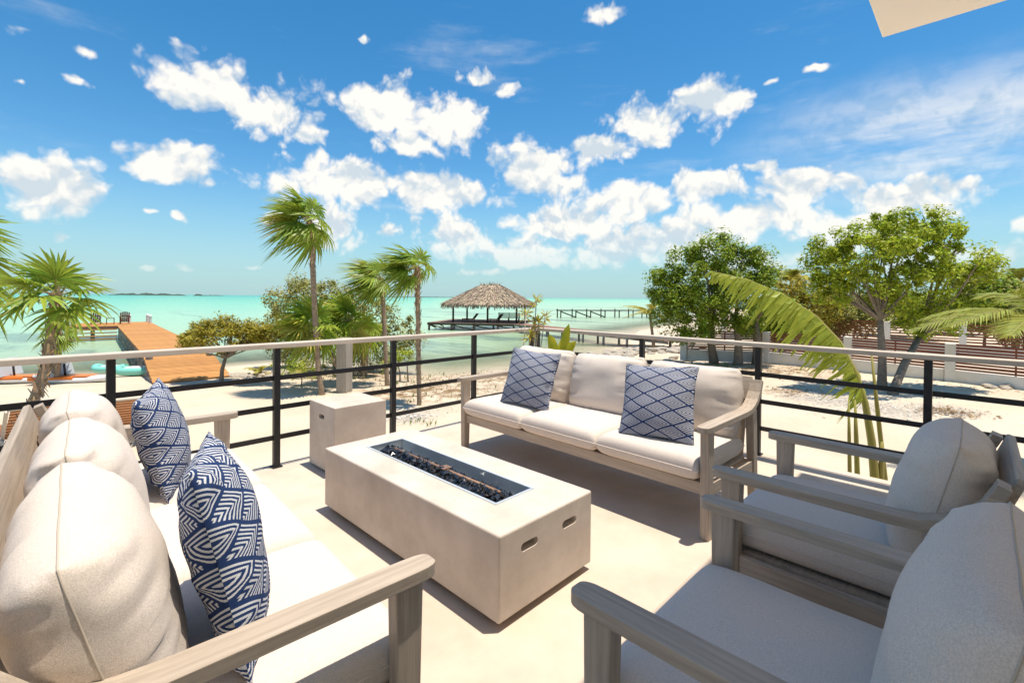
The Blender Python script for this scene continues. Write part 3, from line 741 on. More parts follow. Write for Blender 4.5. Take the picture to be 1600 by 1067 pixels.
# leaning palm close to the terrace
b0 = Vector((-.45, 10.2, -1.75)); fan_palm('leaning rough trunked fan palm rising behind the sofa beside a lounger', [b0, atd(38, 660, 7.3), atd(72, 570, 7.5), atd(88, 462, 7.6)], .062, .072, 11, .36, .62, G1, 3, wind=.10, grav=.45, fibre=.75, spread=.86, nseg=20, matl='palm_leaf', yellow=0)
fan_palm('short straight fan palm on the sand beside the orange sailing boards', pth((88,600), [(90, 560, 1), (93, 522, 1)]), .11, .10, 13, .28, .55, G1, 5, wind=.15, grav=.6, fibre=.7)
fan_palm('tall slender fan palm towering over the bushes with wind swept crown', pth((503,617), [(496, 560, 1), (491, 470, 1), (488, 400, 1), (484, 345, 1)]), .09, .08, 20, .50, .86, G1, 8, wind=.62, grav=.45, fibre=.35, nseg=24)
fan_palm('slim fan palm with swept crown, the shorter of a close pair', pth((605,603), [(602, 540, 1), (599, 480, 1), (596, 437, 1)]), .085, .075, 17, .45, .82, G1, 12, wind=.85, grav=.45, fibre=.3)
fan_palm('slim fan palm with shaggy trunk, the taller of a close pair', pth((655,633), [(654, 560, 1), (653, 490, 1), (652, 418, 1)]), .065, .07, 17, .38, .70, G1, 14, wind=.8, grav=.45, fibre=.75)
fan_palm('low bright green fan palm whose trunk leans on a timber post', pth((546,613), [(522, 562, 1.0), (492, 512, 1.0)]), .075, .06, 22, .48, .86, G1, 17, wind=.55, grav=.5, fibre=.2, yellow=.1, matl='palm_lime')
fan_palm('low fan palm with rough trunk standing just behind the timber post', pth((536,600), [(540, 545, 1), (546, 502, 1)]), .11, .10, 22, .48, .9, G1, 19, wind=.5, grav=.5, fibre=.9, matl='palm_lime')
fan_palm('dark fan palm with dead skirt at the edge of the grey bush', pth((568,588), [(570, 555, 1), (572, 520, 1)]), .15, .14, 15, .45, .85, G1, 23, wind=.3, grav=.6, fibre=1.0, matl='leaf_dark')
q = atd(-100, 388, 8.0); fan_palm('fan palm showing only drooping leaf tips above the leaning palm', [Vector((q.x-.3, q.y+.1, -1.75)), Vector((q.x-.15, q.y, 0)), q], .09, .09, 14, .5, .9, G1, 29, wind=.0, grav=.6, fibre=.4)
bpy.context.view_layer.update()

def coco_frond(mb, o, D, L, n, grav, wind, wl, rnd, mbr):
    pts = []
    for k in range(n+1):
        s = k/n; pts.append(o + D*L*s - UP*grav*L*s*s + wind*L*s*s*.4)
    mbr.tube(pts, [.028*(1-.8*k/n) for k in range(n+1)], 5, caps=False)
    for k in range(2, n+1):
        d = (pts[k]-pts[k-1]).normalized(); S = d.cross(UP).normalized(); Nn = S.cross(d)
        ln = wl*math.sin(math.pi*min(1, .12+.86*k/n))**.6
        for sg in (-1, 1):
            for h in (0, .5):
                p = pts[k].lerp(pts[k-1], h); b = (S*sg*.85 + d*.55 + Nn*.25).normalized()
                l2 = ln*rnd.uniform(.85, 1.1); w0 = .022*wl/.5; row = []
                for s, wf in ((0, .6), (.4, 1), (1, .05)):
                    c = p + b*l2*s - UP*l2*s*s*rnd.uniform(.3, .55) + wind*l2*s*s*.5; row += [c - d*w0*wf, c + d*w0*wf]
                mb.add(row, [(0,1,3,2), (2,3,5,4)])
def coco_palm(label, base, top, n, L, wl, seed, group, wind=.3, az0=0, azr=6.28, matl='coco_leaf', r=.1, yellow=.25):
    rnd = random.Random(seed); base = Vector(base); top = Vector(top)-base
    t = thing('coconut_palm', label, 'palm tree', base, 0, group)
    MB().tube([Vector((0,0,-.15)), top*.5+Vector((.05,.02,0)), top], [r*1.2, r, r*.9], 9, jit=.05).build('trunk', 'palm_bark', t, smooth=True)
    for i in range(n):
        az = az0 + azr*(i+.5)/n + rnd.uniform(-.15, .15); el = R(rnd.uniform(15, 68))
        D = Vector((math.cos(az)*math.cos(el), math.sin(az)*math.cos(el), math.sin(el)))
        a, b = MB(), MB(); coco_frond(a, top, D, L*rnd.uniform(.85, 1.1), 22, .55, WIND*wind, wl, rnd, b)
        fr = a.build('frond', 'palm_leaf_yellow' if rnd.random() < yellow else matl, t); b.build('midrib', 'stalk', fr, smooth=True)
    return t
G2 = 'coconut palms'
ll = atd(1640, 505, 8.2); coco_palm('feathery coconut palm whose long fronds reach in beside the red fence', (ll.x, ll.y, -1.6), (ll.x, ll.y, ll.z), 14, 1.8, .55, 4, G2, wind=.55, yellow=.0)
g = ground(405, 588); coco_palm('small yellowish coconut seedling with bare sand round it', g, g+Vector((0,0,.12)), 8, .75, .22, 6, 'coconut seedlings', wind=.2, matl='palm_leaf_yellow', r=.04)
g = ground(470, 602); coco_palm('tiny coconut seedling near the rough palm trunk', g, g+Vector((0,0,.35)), 6, .5, .18, 7, 'coconut seedlings', wind=.2, r=.02)
g = ground(1022, 545); coco_palm('yellowing coconut palm showing past the seaward side of the broad tree', g, g+Vector((.3,.5,2.3)), 10, 2.0, .5, 9, G2, wind=.9, matl='palm_leaf_yellow')
for k, (px, dep, zt_, lab) in enumerate(((1235, 34, 2.6, 'distant coconut palm between the two broad trees'), (1585, 30, 2.4, 'distant coconut palm past the end of the red fence'))):
    p = atd(px, 500, dep); coco_palm(lab, (p.x, p.y, -1.6), (p.x, p.y, zt_), 13, 2.6, .7, 40+k, G2, wind=.5)

def leaf_mesh(centres, rad, per, size, rnd, flat=.8):
    mb = MB()
    for c, r in zip(centres, rad):
        for _ in range(per):
            v = Vector((rnd.gauss(0, 1), rnd.gauss(0, 1), rnd.gauss(0, 1)*flat)); v = v.normalized()*r*(rnd.random()**.45)
            p = c + v; s = size*rnd.uniform(.6, 1.3)
            nrm = (v.normalized()*.5 + UP*.95 + Vector((rnd.uniform(-1,1), rnd.uniform(-1,1), rnd.uniform(-1,1)))*.8).normalized()
            a = nrm.cross(Vector((rnd.uniform(-1,1), rnd.uniform(-1,1), rnd.uniform(-1,1)))).normalized(); b = nrm.cross(a)
            mb.add([p-a*s*.5, p+b*s*.26-nrm*s*.05, p+a*s*.5-nrm*s*.12, p-b*s*.26-nrm*s*.05], [(0,1,2,3)])
    return mb
def broad_tree(name, label, cat, bases, forks, ells, dep, ncl, cr_r, per, size, matl, seed, group=None, limbs=14, r0=.16, depth_k=.75, twigs=0, min_z=None):
    """bases: ground points; ells: crown lobes given by direction and half size at distance dep"""
    rnd = random.Random(seed); B = bases[0]
    t = thing(name, label, cat, B, 0, group); cs = []; rs = []
    tot = sum(e[2]*e[3] for e in ells)
    for (x, y, a, b) in ells:
        k = max(1, int(ncl*a*b/tot)); m_ = a*dep/FPX
        for _ in range(k):
            for _try in range(30):
                u, v, w = rnd.uniform(-1,1), rnd.uniform(-1,1), rnd.uniform(-1,1)
                if .35 < u*u+v*v+w*w < 1 or (u*u+v*v+w*w < .35 and rnd.random() < .35): break
            p = atd(x+u*a, y+v*b, dep) + Vector((cf.x, cf.y, 0))*w*m_*depth_k
            cs.append(p-B); rs.append(cr_r*rnd.uniform(.45, 1.6))
    tr = MB()
    tops = []
    for bb, fk in zip(bases, forks):
        b0_ = Vector(bb)-B; f0 = Vector(fk)-B; mid = b0_.lerp(f0, .5) + Vector((rnd.uniform(-.08,.08), rnd.uniform(-.08,.08), 0))
        tr.tube([b0_-UP*.15, b0_.lerp(mid, .25), mid, f0], [r0*1.35, r0*1.05, r0*.9, r0*.7], 9, jit=.10); tops.append(f0)
    for c in rnd.sample(cs, min(limbs, len(cs))):
        f0 = min(tops, key=lambda q: (q-c).length); mid = f0.lerp(c, .5) + Vector((rnd.uniform(-.2,.2), rnd.uniform(-.2,.2), rnd.uniform(-.15,.25)))
        tr.tube([f0, f0.lerp(mid, .5)+UP*.03, mid, c], [r0*.5, r0*.36, r0*.24, r0*.08], 6, caps=False)
        for _ in range(twigs):
            e = mid.lerp(c, rnd.random()) ; q = e + Vector((rnd.uniform(-.6,.6), rnd.uniform(-.6,.6), rnd.uniform(-.2,.5))); tr.tube([e, e.lerp(q,.5)+UP*.05, q], [r0*.12, r0*.08, r0*.03], 4, caps=False)
    tr.build('trunk', 'bark', t, smooth=True)
    cr_ = leaf_mesh(cs, rs, per, size, rnd).build('crown', matl, t); 
    return t
g1, g2 = ground(1378, 608), ground(1393, 617); d1 = (g1-CAM).dot(cf)
broad_tree('spreading_tree', 'spreading green tree with one upright and one leaning trunk in bare sand', 'tree', [g1, g2], [atd(1375, 500, d1), atd(1438, 525, d1)],
    [(1400,395,120,62),(1330,410,65,50),(1475,400,70,52),(1425,360,70,35),(1300,385,30,18),(1520,425,32,22),(1390,465,85,28),(1470,500,62,30),(1300,450,40,25),(1520,470,30,30)], d1, 360, .25, 110, .125, 'leaf_bright', 51, limbs=34, r0=.13, twigs=3)
g1, g2, g3 = ground(1153, 571), ground(1116, 568), ground(1182, 570); d1 = (g1-CAM).dot(cf)
broad_tree('broad_tree', 'dense dark green tree with several stout trunks by the sea', 'tree', [g1, g2, g3], [atd(1150, 500, d1), atd(1112, 500, d1), atd(1180, 505, d1)],
    [(1095,455,78,75),(1160,450,55,70),(1110,395,50,32),(1065,480,45,55),(1185,420,30,35),(1040,440,28,30)], d1, 330, .36, 125, .15, 'leaf_dark', 53, limbs=16, r0=.20)
g1 = ground(346, 598); d1 = (g1-CAM).dot(cf)
broad_tree('flat_topped_tree', 'small flat topped golden tree on the sand by the orange jetty', 'tree', [g1], [atd(352, 560, d1)],
    [(350,525,62,24),(300,530,22,16),(400,520,42,20),(440,512,30,16),(345,505,30,10)], d1, 190, .22, 85, .10, 'leaf_gold', 57, limbs=22, r0=.075, twigs=1)
g1 = ground(500, 583); d1 = (g1-CAM).dot(cf)*1.08
broad_tree('buttonwood_bush', 'large grey green bush behind the fan palms', 'bush', [g1, g1+Vector((.8,-.5,0))], [atd(495, 520, d1), atd(540, 525, d1)],
    [(500,480,85,48),(560,500,60,50),(450,520,45,42),(590,545,55,40),(470,455,45,22),(640,520,22,25),(500,555,80,25)], d1, 300, .38, 95, .13, 'leaf_olive', 59, limbs=26, r0=.07, twigs=2)
g1 = ground(625, 597); d1 = (g1-CAM).dot(cf)
broad_tree('leafy_shrub', 'small bright leafy shrub beside the slim palm pair', 'shrub', [g1, g1+Vector((.25,-.2,0))], [atd(622, 570, d1), atd(636, 568, d1)], [(622,562,20,16),(640,556,14,12),(605,572,12,12)], d1, 26, .16, 40, .09, 'leaf_bright', 61, limbs=8, r0=.03)
g1 = ground(455, 590); d1 = (g1-CAM).dot(cf)
broad_tree('ground_shrub', 'low lime green shrub at the foot of the grey bush', 'shrub', [g1], [g1+UP*.2], [(455,577,36,14),(490,585,20,9)], d1, 30, .16, 45, .08, 'leaf_bright', 63, limbs=5, r0=.02)
# gardens behind the fences
for k, (x, y, a, b, dep, ml, lab) in enumerate((
    (1250, 478, 55, 42, 30, 'leaf_gold', 'yellow green bush mass between the two broad trees'),
    (1320, 492, 50, 34, 31, 'leaf_olive', 'olive bush directly behind the spreading tree trunks'),
    (1540, 470, 45, 40, 27, 'leaf_dark', 'dark green bush over the end of the red fence'),
    (1210, 500, 35, 28, 27, 'leaf_dark', 'dark low bush beside the stout trunks'),
    (1600, 492, 50, 44, 26, 'leaf_olive', 'olive bush at the far end of the red fence'),
    (1440, 486, 40, 26, 36, 'leaf_bright', 'pale green bush showing between leaning trunk and fence'),
    (1385, 480, 45, 30, 40, 'leaf_dark', 'dark green bush far behind the second fence'), (1500, 492, 40, 26, 42, 'leaf_olive', 'grey olive bush far behind the second fence'), (1280, 505, 45, 20, 38, 'leaf_bright', 'low light green bush before the ridge'))):
    p = atd(x, y, dep); gz = Vector((p.x, p.y, -1.6))
    broad_tree('garden_bush', lab, 'bush', [gz], [gz+UP*1.0], [(x, y, a, b)], dep, 80, .60, 80, .24, ml, 70+k, group='bushes behind the red fences', limbs=8, r0=.08)

# wind torn big leaf plant just outside the railing
bp = thing('banana_plant', 'large torn yellow green banana leaf arching outside the railing', 'plant', (4.95, .60, -1.6))
def L_(v): return Vector(v) - Vector((4.95, .60, -1.6))
path = [atd(x, y, d) for x, y, d in ((1368,760,3.95),(1362,690,3.98),(1352,630,4.02),(1338,585,4.08),(1312,535,4.18),(1275,495,4.28),(1225,462,4.38),(1170,438,4.48),(1112,424,4.58))]
path = [Vector((4.97, .58, -1.6)), Vector((4.96, .58, -.8))] + path
lp = [L_(p) for p in path]
MB().tube(lp, [.05,.045,.035,.030,.026,.022,.018,.014,.011,.008,.004], 8).build('midrib', 'stalk', bp, smooth=True)
rnd = random.Random(5); bl = MB()
n = 74
for i in range(n):
    f = 4.2 + (len(lp)-1-4.2)*(i/(n-1))**.95; a = min(int(f), len(lp)-2); c = lp[a].lerp(lp[a+1], f-a); d = (lp[a+1]-lp[a]).normalized()
    S = d.cross(UP).normalized(); Nn = S.cross(d).normalized(); s_ = i/(n-1)
    wid = .33*math.sin(math.pi*min(.93, .18+.8*s_))**.7; w0 = rnd.uniform(.009, .024)
    for sg in (-1, 1):
        row = []; g_ = rnd.uniform(.7, 1.55)
        fl = rnd.uniform(-.3, .3); ln = wid*rnd.uniform(.65, 1.3)
        for s, wf in ((0, 1), (.3, 1.1), (.65, .95), (1, .3)):
            q = c + (S*sg*(.62 if sg > 0 else .35) + Nn*(.42 if sg < 0 else .12)*(1-s) + d*.25)*ln*s - UP*ln*s*s*(.75*g_) + WIND*ln*s*s*(.45+fl)
            tw_ = Nn*w0*fl*3.0*s; row += [q - d*w0*wf - tw_, q + d*w0*wf + tw_]
        bl.add(row, [(0,1,3,2), (2,3,5,4), (4,5,7,6)])
bl.build('leaf_blade', 'banana', bp)
for k, (x0, x1, y1, w_, d) in enumerate(((1392, 1362, 555, .034, 4.05), (1340, 1336, 625, .034, 3.95), (1328, 1326, 625, .026, 3.9), (1376, 1378, 690, .04, 3.95))):
    a, b_ = L_(atd(x0 if k else 1384, 760, d)), L_(atd(x1, y1, d)); a0 = Vector((a.x*.6, a.y*.6, 0))
    MB().tube([a0, a, a.lerp(b_, .6), b_], [w_*.8, w_*.62, w_*.5, w_*.22], 7).build('cut_stalk', 'stalk', bp, smooth=True)

# potted plants in the railing corner
def pot(loc, r, h, t):
    mb = MB(); pr = [(r*.7, 0), (r*.92, h*.85), (r, h*.86), (r, h), (r*.88, h), (r*.82, h*.85)]; n = 20
    for rr, z in pr: mb.v += [(rr*math.cos(2*math.pi*k/n), rr*math.sin(2*math.pi*k/n), z) for k in range(n)]
    for i in range(len(pr)-1): mb.f += [(i*n+k, i*n+(k+1) % n, (i+1)*n+(k+1) % n, (i+1)*n+k) for k in range(n)]
    mb.f += [tuple(range(n-1, -1, -1)), tuple(5*n+k for k in range(n))]
    mb.build('pot', 'terracotta', t, smooth=True, sm_angle=40)
rnd = random.Random(15)
t = thing('potted_croton', 'thin stemmed potted plant with tufts of yellow and rusty leaves behind the sofa', 'plant', (3.86, 3.48, 0)); pot(None, .16, .36, t)
for k, (px, py) in enumerate(((822, 487), (838, 468), (842, 500), (828, 520), (852, 490), (836, 505))):
    tip = atd(px, py, 5.25 + rnd.uniform(-.1, .1)) - Vector((3.86, 3.48, 0)); b0_ = Vector((rnd.uniform(-.06,.06), rnd.uniform(-.06,.06), .3))
    st = MB().tube([b0_, b0_.lerp(tip, .5)+Vector((rnd.uniform(-.03,.03), rnd.uniform(-.03,.03), 0)), tip], [.008, .006, .005], 6).build('stem', 'post_wood', t, smooth=True)
    lf = MB()
    for j in range(22):
        az = rnd.uniform(0, 6.28); el = R(rnd.uniform(-35, 70)); d = Vector((math.cos(az)*math.cos(el), math.sin(az)*math.cos(el), math.sin(el))); sd = d.cross(UP).normalized()
        o_ = tip - UP*rnd.uniform(0, .07); ln = rnd.uniform(.08, .14); lf.add([o_, o_+d*ln*.5-sd*.011, o_+d*ln-UP*.02, o_+d*ln*.5+sd*.011], [(0,1,2,3)])
    lf.build('leaf_tuft', 'croton', st)
t = thing('potted_broadleaf', 'potted plant with broad bright yellow leaves behind the sofa', 'plant', (4.0, 3.22, 0)); pot(None, .17, .40, t)
for k, (px, py, w_) in enumerate(((889, 506, .05), (858, 522, .055), (846, 543, .05), (900, 533, .055), (868, 552, .06), (880, 528, .05), (851, 556, .05), (897, 556, .05))):
    tip = atd(px, py, 5.12+.05*(k % 3)) - Vector((4.0, 3.22, 0)); o_ = Vector((.02*math.cos(k), .02*math.sin(k), .38)); d = tip-o_; sd = d.cross(cf).normalized() ; n_ = sd.cross(d).normalized()
    row = []
    for s, wf in ((0, .15), (.25, .7), (.55, 1), (.8, .7), (1, .03)):
        c = o_ + d*s + UP*.10*math.sin(math.pi*s) ; row += [c - sd*w_*wf + n_*.02*wf, c, c + sd*w_*wf + n_*.02*wf]
    fs = []
    for i in range(4): fs += [(i*3, i*3+1, i*3+4, i*3+3), (i*3+1, i*3+2, i*3+5, i*3+4)]
    MB().add(row, fs).build('leaf', 'yellow_leaf', t, smooth=True)
# timber post and driftwood
g = ground(538, 613); p = thing('timber_post', 'square weathered timber post on the sand among the palms', 'post', g, R(30))
hh = (613-528)/FPX*(g-CAM).dot(cf); MB().box((0, 0, hh/2-.1), (.38, .38, hh+.2)).build('post', 'post_wood', p, bevel=.015)
# scattered litter, gravel and weeds
def scatter(name, label, cat, spots, n, size, m, seed, up=False, parent=None):
    rnd = random.Random(seed); mb = MB()
    for px, py, rx, k in spots:
        g = ground(px, py)
        for _ in range(int(n*k)):
            x = g.x+rnd.gauss(0, rx); y = g.y+rnd.gauss(0, rx); z = h1(x, y)+.02; s = size*rnd.uniform(.5, 1.6)
            if x < DX+.3 and y < DY+.3: continue
            c = Vector((x, y, z))
            if up:
                for _b in range(4):
                    d = Vector((rnd.uniform(-.6,.6), rnd.uniform(-.6,.6), 1)).normalized()*s*2.2; sd = Vector((rnd.uniform(-1,1), rnd.uniform(-1,1), 0))*s*.22; mb.add([c-sd, c+sd, c+d], [(0,1,2)])
            else:
                v = [Vector((rnd.uniform(-1,1), rnd.uniform(-1,1), rnd.uniform(.0,.5)))*s for _b in range(4)]; mb.add([c+q for q in v], [(0,1,2),(0,2,3),(0,3,1),(1,3,2)])
    o = mb.build(name, m); tag(o, label, cat, kind='stuff')
scatter('leaf_litter', 'brown dry leaf and seaweed litter strewn on the sand', 'litter', [(700,600,1.5,1),(640,612,1.2,.7),(760,588,2.0,1),(1160,578,1.6,.8),(1235,580,1.5,.7),(1480,645,.35,.8),(1240,612,.6,.4),(560,590,1.6,.5),(1520,605,1.0,.25)], 500, .045, 'litter', 81)
scatter('gravel', 'grey coral gravel lying under the spreading tree', 'gravel', [(1290,625,.8,1),(1380,640,.9,1),(1460,640,.7,.6),(640,652,.4,.5),(690,640,.5,.3),(1040,585,1.2,.5)], 420, .035, 'gravel', 83)
scatter('beach_weeds', 'small green and rusty weeds sprouting from the sand', 'weeds', [(680,622,.7,.25),(650,600,1.0,.3),(648,662,.12,.06),(672,666,.1,.05),(720,590,1.5,.5),(520,590,.9,.7),(1120,572,.6,.3)], 160, .05, 'weed', 85, up=True)
# ------------------------------------------------------------------ docks, hut, fences, beach things
def frame_xy(o, a):            # matrix: origin o, x axis a (horizontal), z up
    a = Vector((a[0], a[1], 0)).normalized(); return Matrix.Translation(o) @ Matrix(((a.x, -a.y, 0, 0), (a.y, a.x, 0, 0), (0, 0, 1, 0), (0, 0, 0, 1)))
# orange jetty: local y runs out to sea
jt = thing('orange_jetty', 'orange plank jetty with T end running out from the beach', 'jetty', (4.25, 20.9, 0), -math.atan2(3.0, 47.5) )
JZ, JW = -1.25, 2.45; g0 = h1(4.25, 20.9)
def jz(y): return JZ if y > 4.5 else (g0+.06) + (JZ-g0-.06)*max(0, y)/4.5
proto = None; ln = 33.6; pw = .20
k = int(28/pw)
for i in range(k):
    y = (i+.5)*pw
    me = MB().box((0, 0, 0), (JW, pw-.024, .045)).build('plank', 'dock_orange', jt) if proto is None else link('plank', proto, None, jt)
    proto = me.data; sl_ = math.atan2(jz(y+.1)-jz(y-.1), .2); me.location = (random.uniform(-.012, .012), y, jz(y)); me.rotation_euler = (sl_, 0, 0)
pr2 = None
for i in range(29):                                     # T head, planks the same way
    y = 28+(i+.5)*pw
    o = MB().box((0, 0, 0), (5.4, pw-.024, .045)).build('plank', 'dock_orange', jt) if pr2 is None else link('plank', pr2, None, jt)
    pr2 = o.data; o.location = (-1.45+random.uniform(-.012, .012), y, JZ)
for s in (-1, 1):
    MB().bar((s*(JW/2-.05), 4.5, JZ-.12), (s*(JW/2-.05), 28, JZ-.12), .06, .19).build('stringer', 'dock_wood', jt)
    MB().bar((s*(JW/2-.05), .1, g0-.02), (s*(JW/2-.05), 4.5, JZ-.12), .06, .17).build('stringer', 'dock_wood', jt)
MB().bar((-4.15, 28.03, JZ-.12), (1.25, 28.03, JZ-.12), .06, .19).build('stringer', 'dock_wood', jt)
for i in range(12):
    y = 3.4+i*2.2
    for s in (-1, 1):
        MB().tube([(s*(JW/2-.16), y, WZ-1.2), (s*(JW/2-.16), y, JZ-.03)], .13, 10).build('pile', 'pile', jt, smooth=True, sm_angle=40)
for x in (-4.0, -2.7): MB().tube([(x, 28.3, WZ-1.2), (x, 28.3, JZ-.03)], .13, 10).build('pile', 'pile', jt, smooth=True, sm_angle=40)
for j, z in enumerate((-1.50, -1.74, -1.98, -2.22)):   # slatted landing below the T
    MB().bar((-4.15, 27.85-.1*j, z), (-JW/2-.02, 27.85-.1*j, z), .10, .085).build('landing_board', 'dock_orange', jt)
for i, (x, y) in enumerate(((-4.05, 28.3), (-4.05, 33.5), (1.1, 33.6), (-.2, 33.7), (1.1, 31.0))):
    b = MB().tube([(x, y, JZ-.4), (x, y, JZ+.62)], .12, 10).build('mooring_pile', 'plastic_white', jt, smooth=True, sm_angle=40)
    MB().tube([(x, y, JZ+.62), (x, y, JZ+.66), (x, y, JZ+.76)], [.15, .15, .02], 10).build('pile_cap', 'plastic_white', b, smooth=True, sm_angle=40)
bpy.context.view_layer.update()
JM = jt.matrix_world.copy()
def adirondack(label, x, y, rz):
    p = JM @ Vector((x, y, JZ+.024)); t = thing('deck_chair', label, 'chair', p, rz+jt.rotation_euler.z, 'slatted chairs at the jetty end')
    for s in (-1, 1):
        MB().bar((s*.30, .32, 0), (s*.30, .32, .56), .05, .09).build('leg', 'chair_wood', t); MB().bar((s*.27, -.45, .0), (s*.27, .30, .40), .04, .10).build('leg', 'chair_wood', t)
        MB().bar((s*.33, -.38, .58), (s*.33, .42, .58), .13, .03).build('armrest', 'chair_wood', t)
    for i in range(5): MB().bar((-.27, .32-.12*i, .40-.055*i), (.27, .32-.12*i, .40-.055*i), .10, .022).build('seat_slat', 'chair_wood', t)
    for i in range(5):
        x_ = -.24+.12*i; MB().bar((x_, -.20, .20), (x_*1.15, -.52, 1.06-.03*abs(i-2)**1.6), .10, .022, up=Vector((0,1,.3))).build('back_slat', 'chair_wood', t)
    MB().bar((-.28, -.40, .70), (.28, -.40, .70), .03, .07).build('back_brace', 'chair_wood', t)
adirondack('dark slatted chair on the jetty end, near the corner post', -2.5, 30.8, 0)
adirondack('dark slatted chair on the jetty end, beside the gangway', -.65, 30.8, 0)
p = JM @ Vector((-1.58, 30.9, JZ+.024)); t = thing('small_table', 'small open square table between the two dark jetty chairs', 'table', p, jt.rotation_euler.z)
MB().box((0, 0, .50), (.55, .55, .03)).build('table_top', 'chair_wood', t)
for sx in (-1, 1):
    for sy in (-1, 1): MB().box((sx*.24, sy*.24, .2425), (.045, .045, .485)).build('leg', 'chair_wood', t)

# thatched hut on its platform
ho = at(708, 503, -1.5); hr_ = at(807, 505, -1.5); ax = Vector((hr_.x-ho.x, hr_.y-ho.y, 0)).normalized(); HM = frame_xy(Vector((ho.x, ho.y, 0)), ax); hrz = math.atan2(ax.y, ax.x)
HD = -1.5; S_ = (hr_-ho).length
hut = thing('pier_platform', 'dark timber pier platform with red brown boards over the sea', 'pier', (ho.x, ho.y, 0), hrz)
px0, px1, py0, py1 = -2.4, S_+1.0, -1.7, 7.2
kk = int((py1-py0)/.22); pr = None
for i in range(kk):
    o = MB().box((0, 0, 0), (px1-px0, .205, .05)).build('plank', 'dock_wood', hut) if pr is None else link('plank', pr, None, hut); pr = o.data
    o.location = ((px0+px1)/2, py0+(i+.5)*.22, HD-.025)
MB().bar((px0, py0+.05, HD-.16), (px1, py0+.05, HD-.16), .08, .2).build('beam', 'dark_timber', hut); MB().bar((px0+.05, py0, HD-.161), (px0+.05, py1, HD-.161), .08, .2).build('beam', 'dark_timber', hut)
nx_ = 5
for i in range(nx_):
    x = px0+.15+(px1-px0-.3)*i/(nx_-1)
    for y in (py0+.2, py1-.3): MB().tube([(x, y, WZ-1.2), (x, y, HD-.05)], .12, 8).build('pile', 'dark_timber', hut, smooth=True)
    if i < nx_-1:
        x2 = px0+.15+(px1-px0-.3)*(i+1)/(nx_-1); MB().bar((x, py0+.2, HD-.25), (x2, py0+.2, WZ+.1), .05, .12).build('brace', 'dark_timber', hut)
for y in (py0+2.5, py0+5): MB().bar((px0+.1, y-2.2, HD-.25), (px0+.1, y, WZ+.1), .05, .12).build('brace', 'dark_timber', hut)
ph = thing('thatched_hut', 'open sided hut with shaggy palm thatch roof on the pier', 'hut', (ho.x, ho.y, HD), hrz)
D_ = 5.2; cx, cy = S_/2, D_/2; EH = 2.05; PK = 4.35; OV = .85
for x in (0, S_):
    for y in (0, D_): MB().tube([(x, y, 0), (x, y, EH+.3)], .11, 8).build('post', 'dark_timber', ph, smooth=True)
MB().tube([(S_*.55, 0, 0), (S_*.55, 0, EH+.3)], .11, 8).build('post', 'dark_timber', ph, smooth=True)
for y in (0, D_): MB().bar((0, y, EH+.12), (S_, y, EH+.12), .14, .16).build('beam', 'dark_timber', ph)
rf = MB(); E4 = [(-OV, -OV), (S_+OV, -OV), (S_+OV, D_+OV), (-OV, D_+OV)]; RG = [(S_*.36, cy), (S_*.64, cy)]
rv = [(x, y, EH+.06) for x, y in E4] + [(x, y, PK-.12) for x, y in RG]
ro = MB().add(rv, [(0,1,5,4), (1,2,5), (2,3,4,5), (3,0,4)]).build('roof', 'thatch', ph)
th = MB(); rnd = random.Random(8); V3 = [Vector(v) for v in rv]
for quad in ((0,1,5,4), (1,2,5,5), (2,3,4,5), (3,0,4,4)):
    A, B, C_, D4 = (V3[q] for q in quad); nrm = (B-A).cross(D4-A).normalized()
    for i in range(1500):
        u, v = rnd.random(), rnd.random()**.8; v = 1-v if i > 260 else 0.0
        q0 = A.lerp(B, u).lerp(D4.lerp(C_, u), v); q1 = A.lerp(B, u).lerp(D4.lerp(C_, u), max(-.12, v-rnd.uniform(.10, .2)))
        if v < .01: q1 = q0 + (q0-A.lerp(B,u).lerp(D4.lerp(C_,u), .1))*.6 - UP*rnd.uniform(.1, .6)
        sd = (B-A).normalized()*rnd.uniform(.03, .09); j = nrm*rnd.uniform(.02, .17); w_ = (B-A).normalized()*rnd.uniform(-.12, .12)
        th.add([q0+j*.5-sd, q0+j*.5+sd, q1+j+sd*.5+w_, q1+j-sd*.5+w_], [(0,1,2,3)])
for i in range(120):
    q0 = V3[4].lerp(V3[5], rnd.uniform(-.1, 1.1)); d = Vector((rnd.uniform(-1,1), rnd.uniform(-1,1), rnd.uniform(-.1,.9))).normalized()*rnd.uniform(.3, .6); sd = Vector((rnd.uniform(-1,1), rnd.uniform(-1,1), 0))*.04
    th.add([q0-sd, q0+sd, q0+d], [(0,1,2)])
o = th.build('thatch', 'thatch', ro); o['kind'] = 'stuff'
def pier_lounger(label, x, y, rz):
    p = HM @ Vector((x, y, HD)); t = thing('pier_lounger', label, 'sun lounger', p, hrz+rz, 'dark loungers under the thatch')
    MB().box((0, .2, .33), (.62, 1.35, .07)).build('seat', 'dark_timber', t)
    MB().bar((0, -.45, .34), (0, -.95, .95), .60, .05, up=Vector((0,1,1))).build('backrest', 'dark_timber', t)
    for sx in (-1, 1):
        for yy in (-.4, .8): MB().box((sx*.27, yy, .1475), (.05, .05, .295)).build('leg', 'dark_timber', t)
pier_lounger('dark lounger under the thatch beside the seaward corner post', 1.6, 1.2, R(80)); pier_lounger('dark lounger under the thatch next to the long bench', S_*.62, 1.4, R(70))
p = HM @ Vector((S_*.80, 2.6, HD)); t = thing('pier_bench', 'long dark bench with slatted back under the thatch', 'bench', p, hrz)
MB().box((0, 0, .45), (2.6, .5, .05)).build('seat', 'dark_timber', t)
for i in range(4): MB().box((0, .27, .58+i*.13), (2.6, .03, .08)).build('back_slat', 'dark_timber', t)
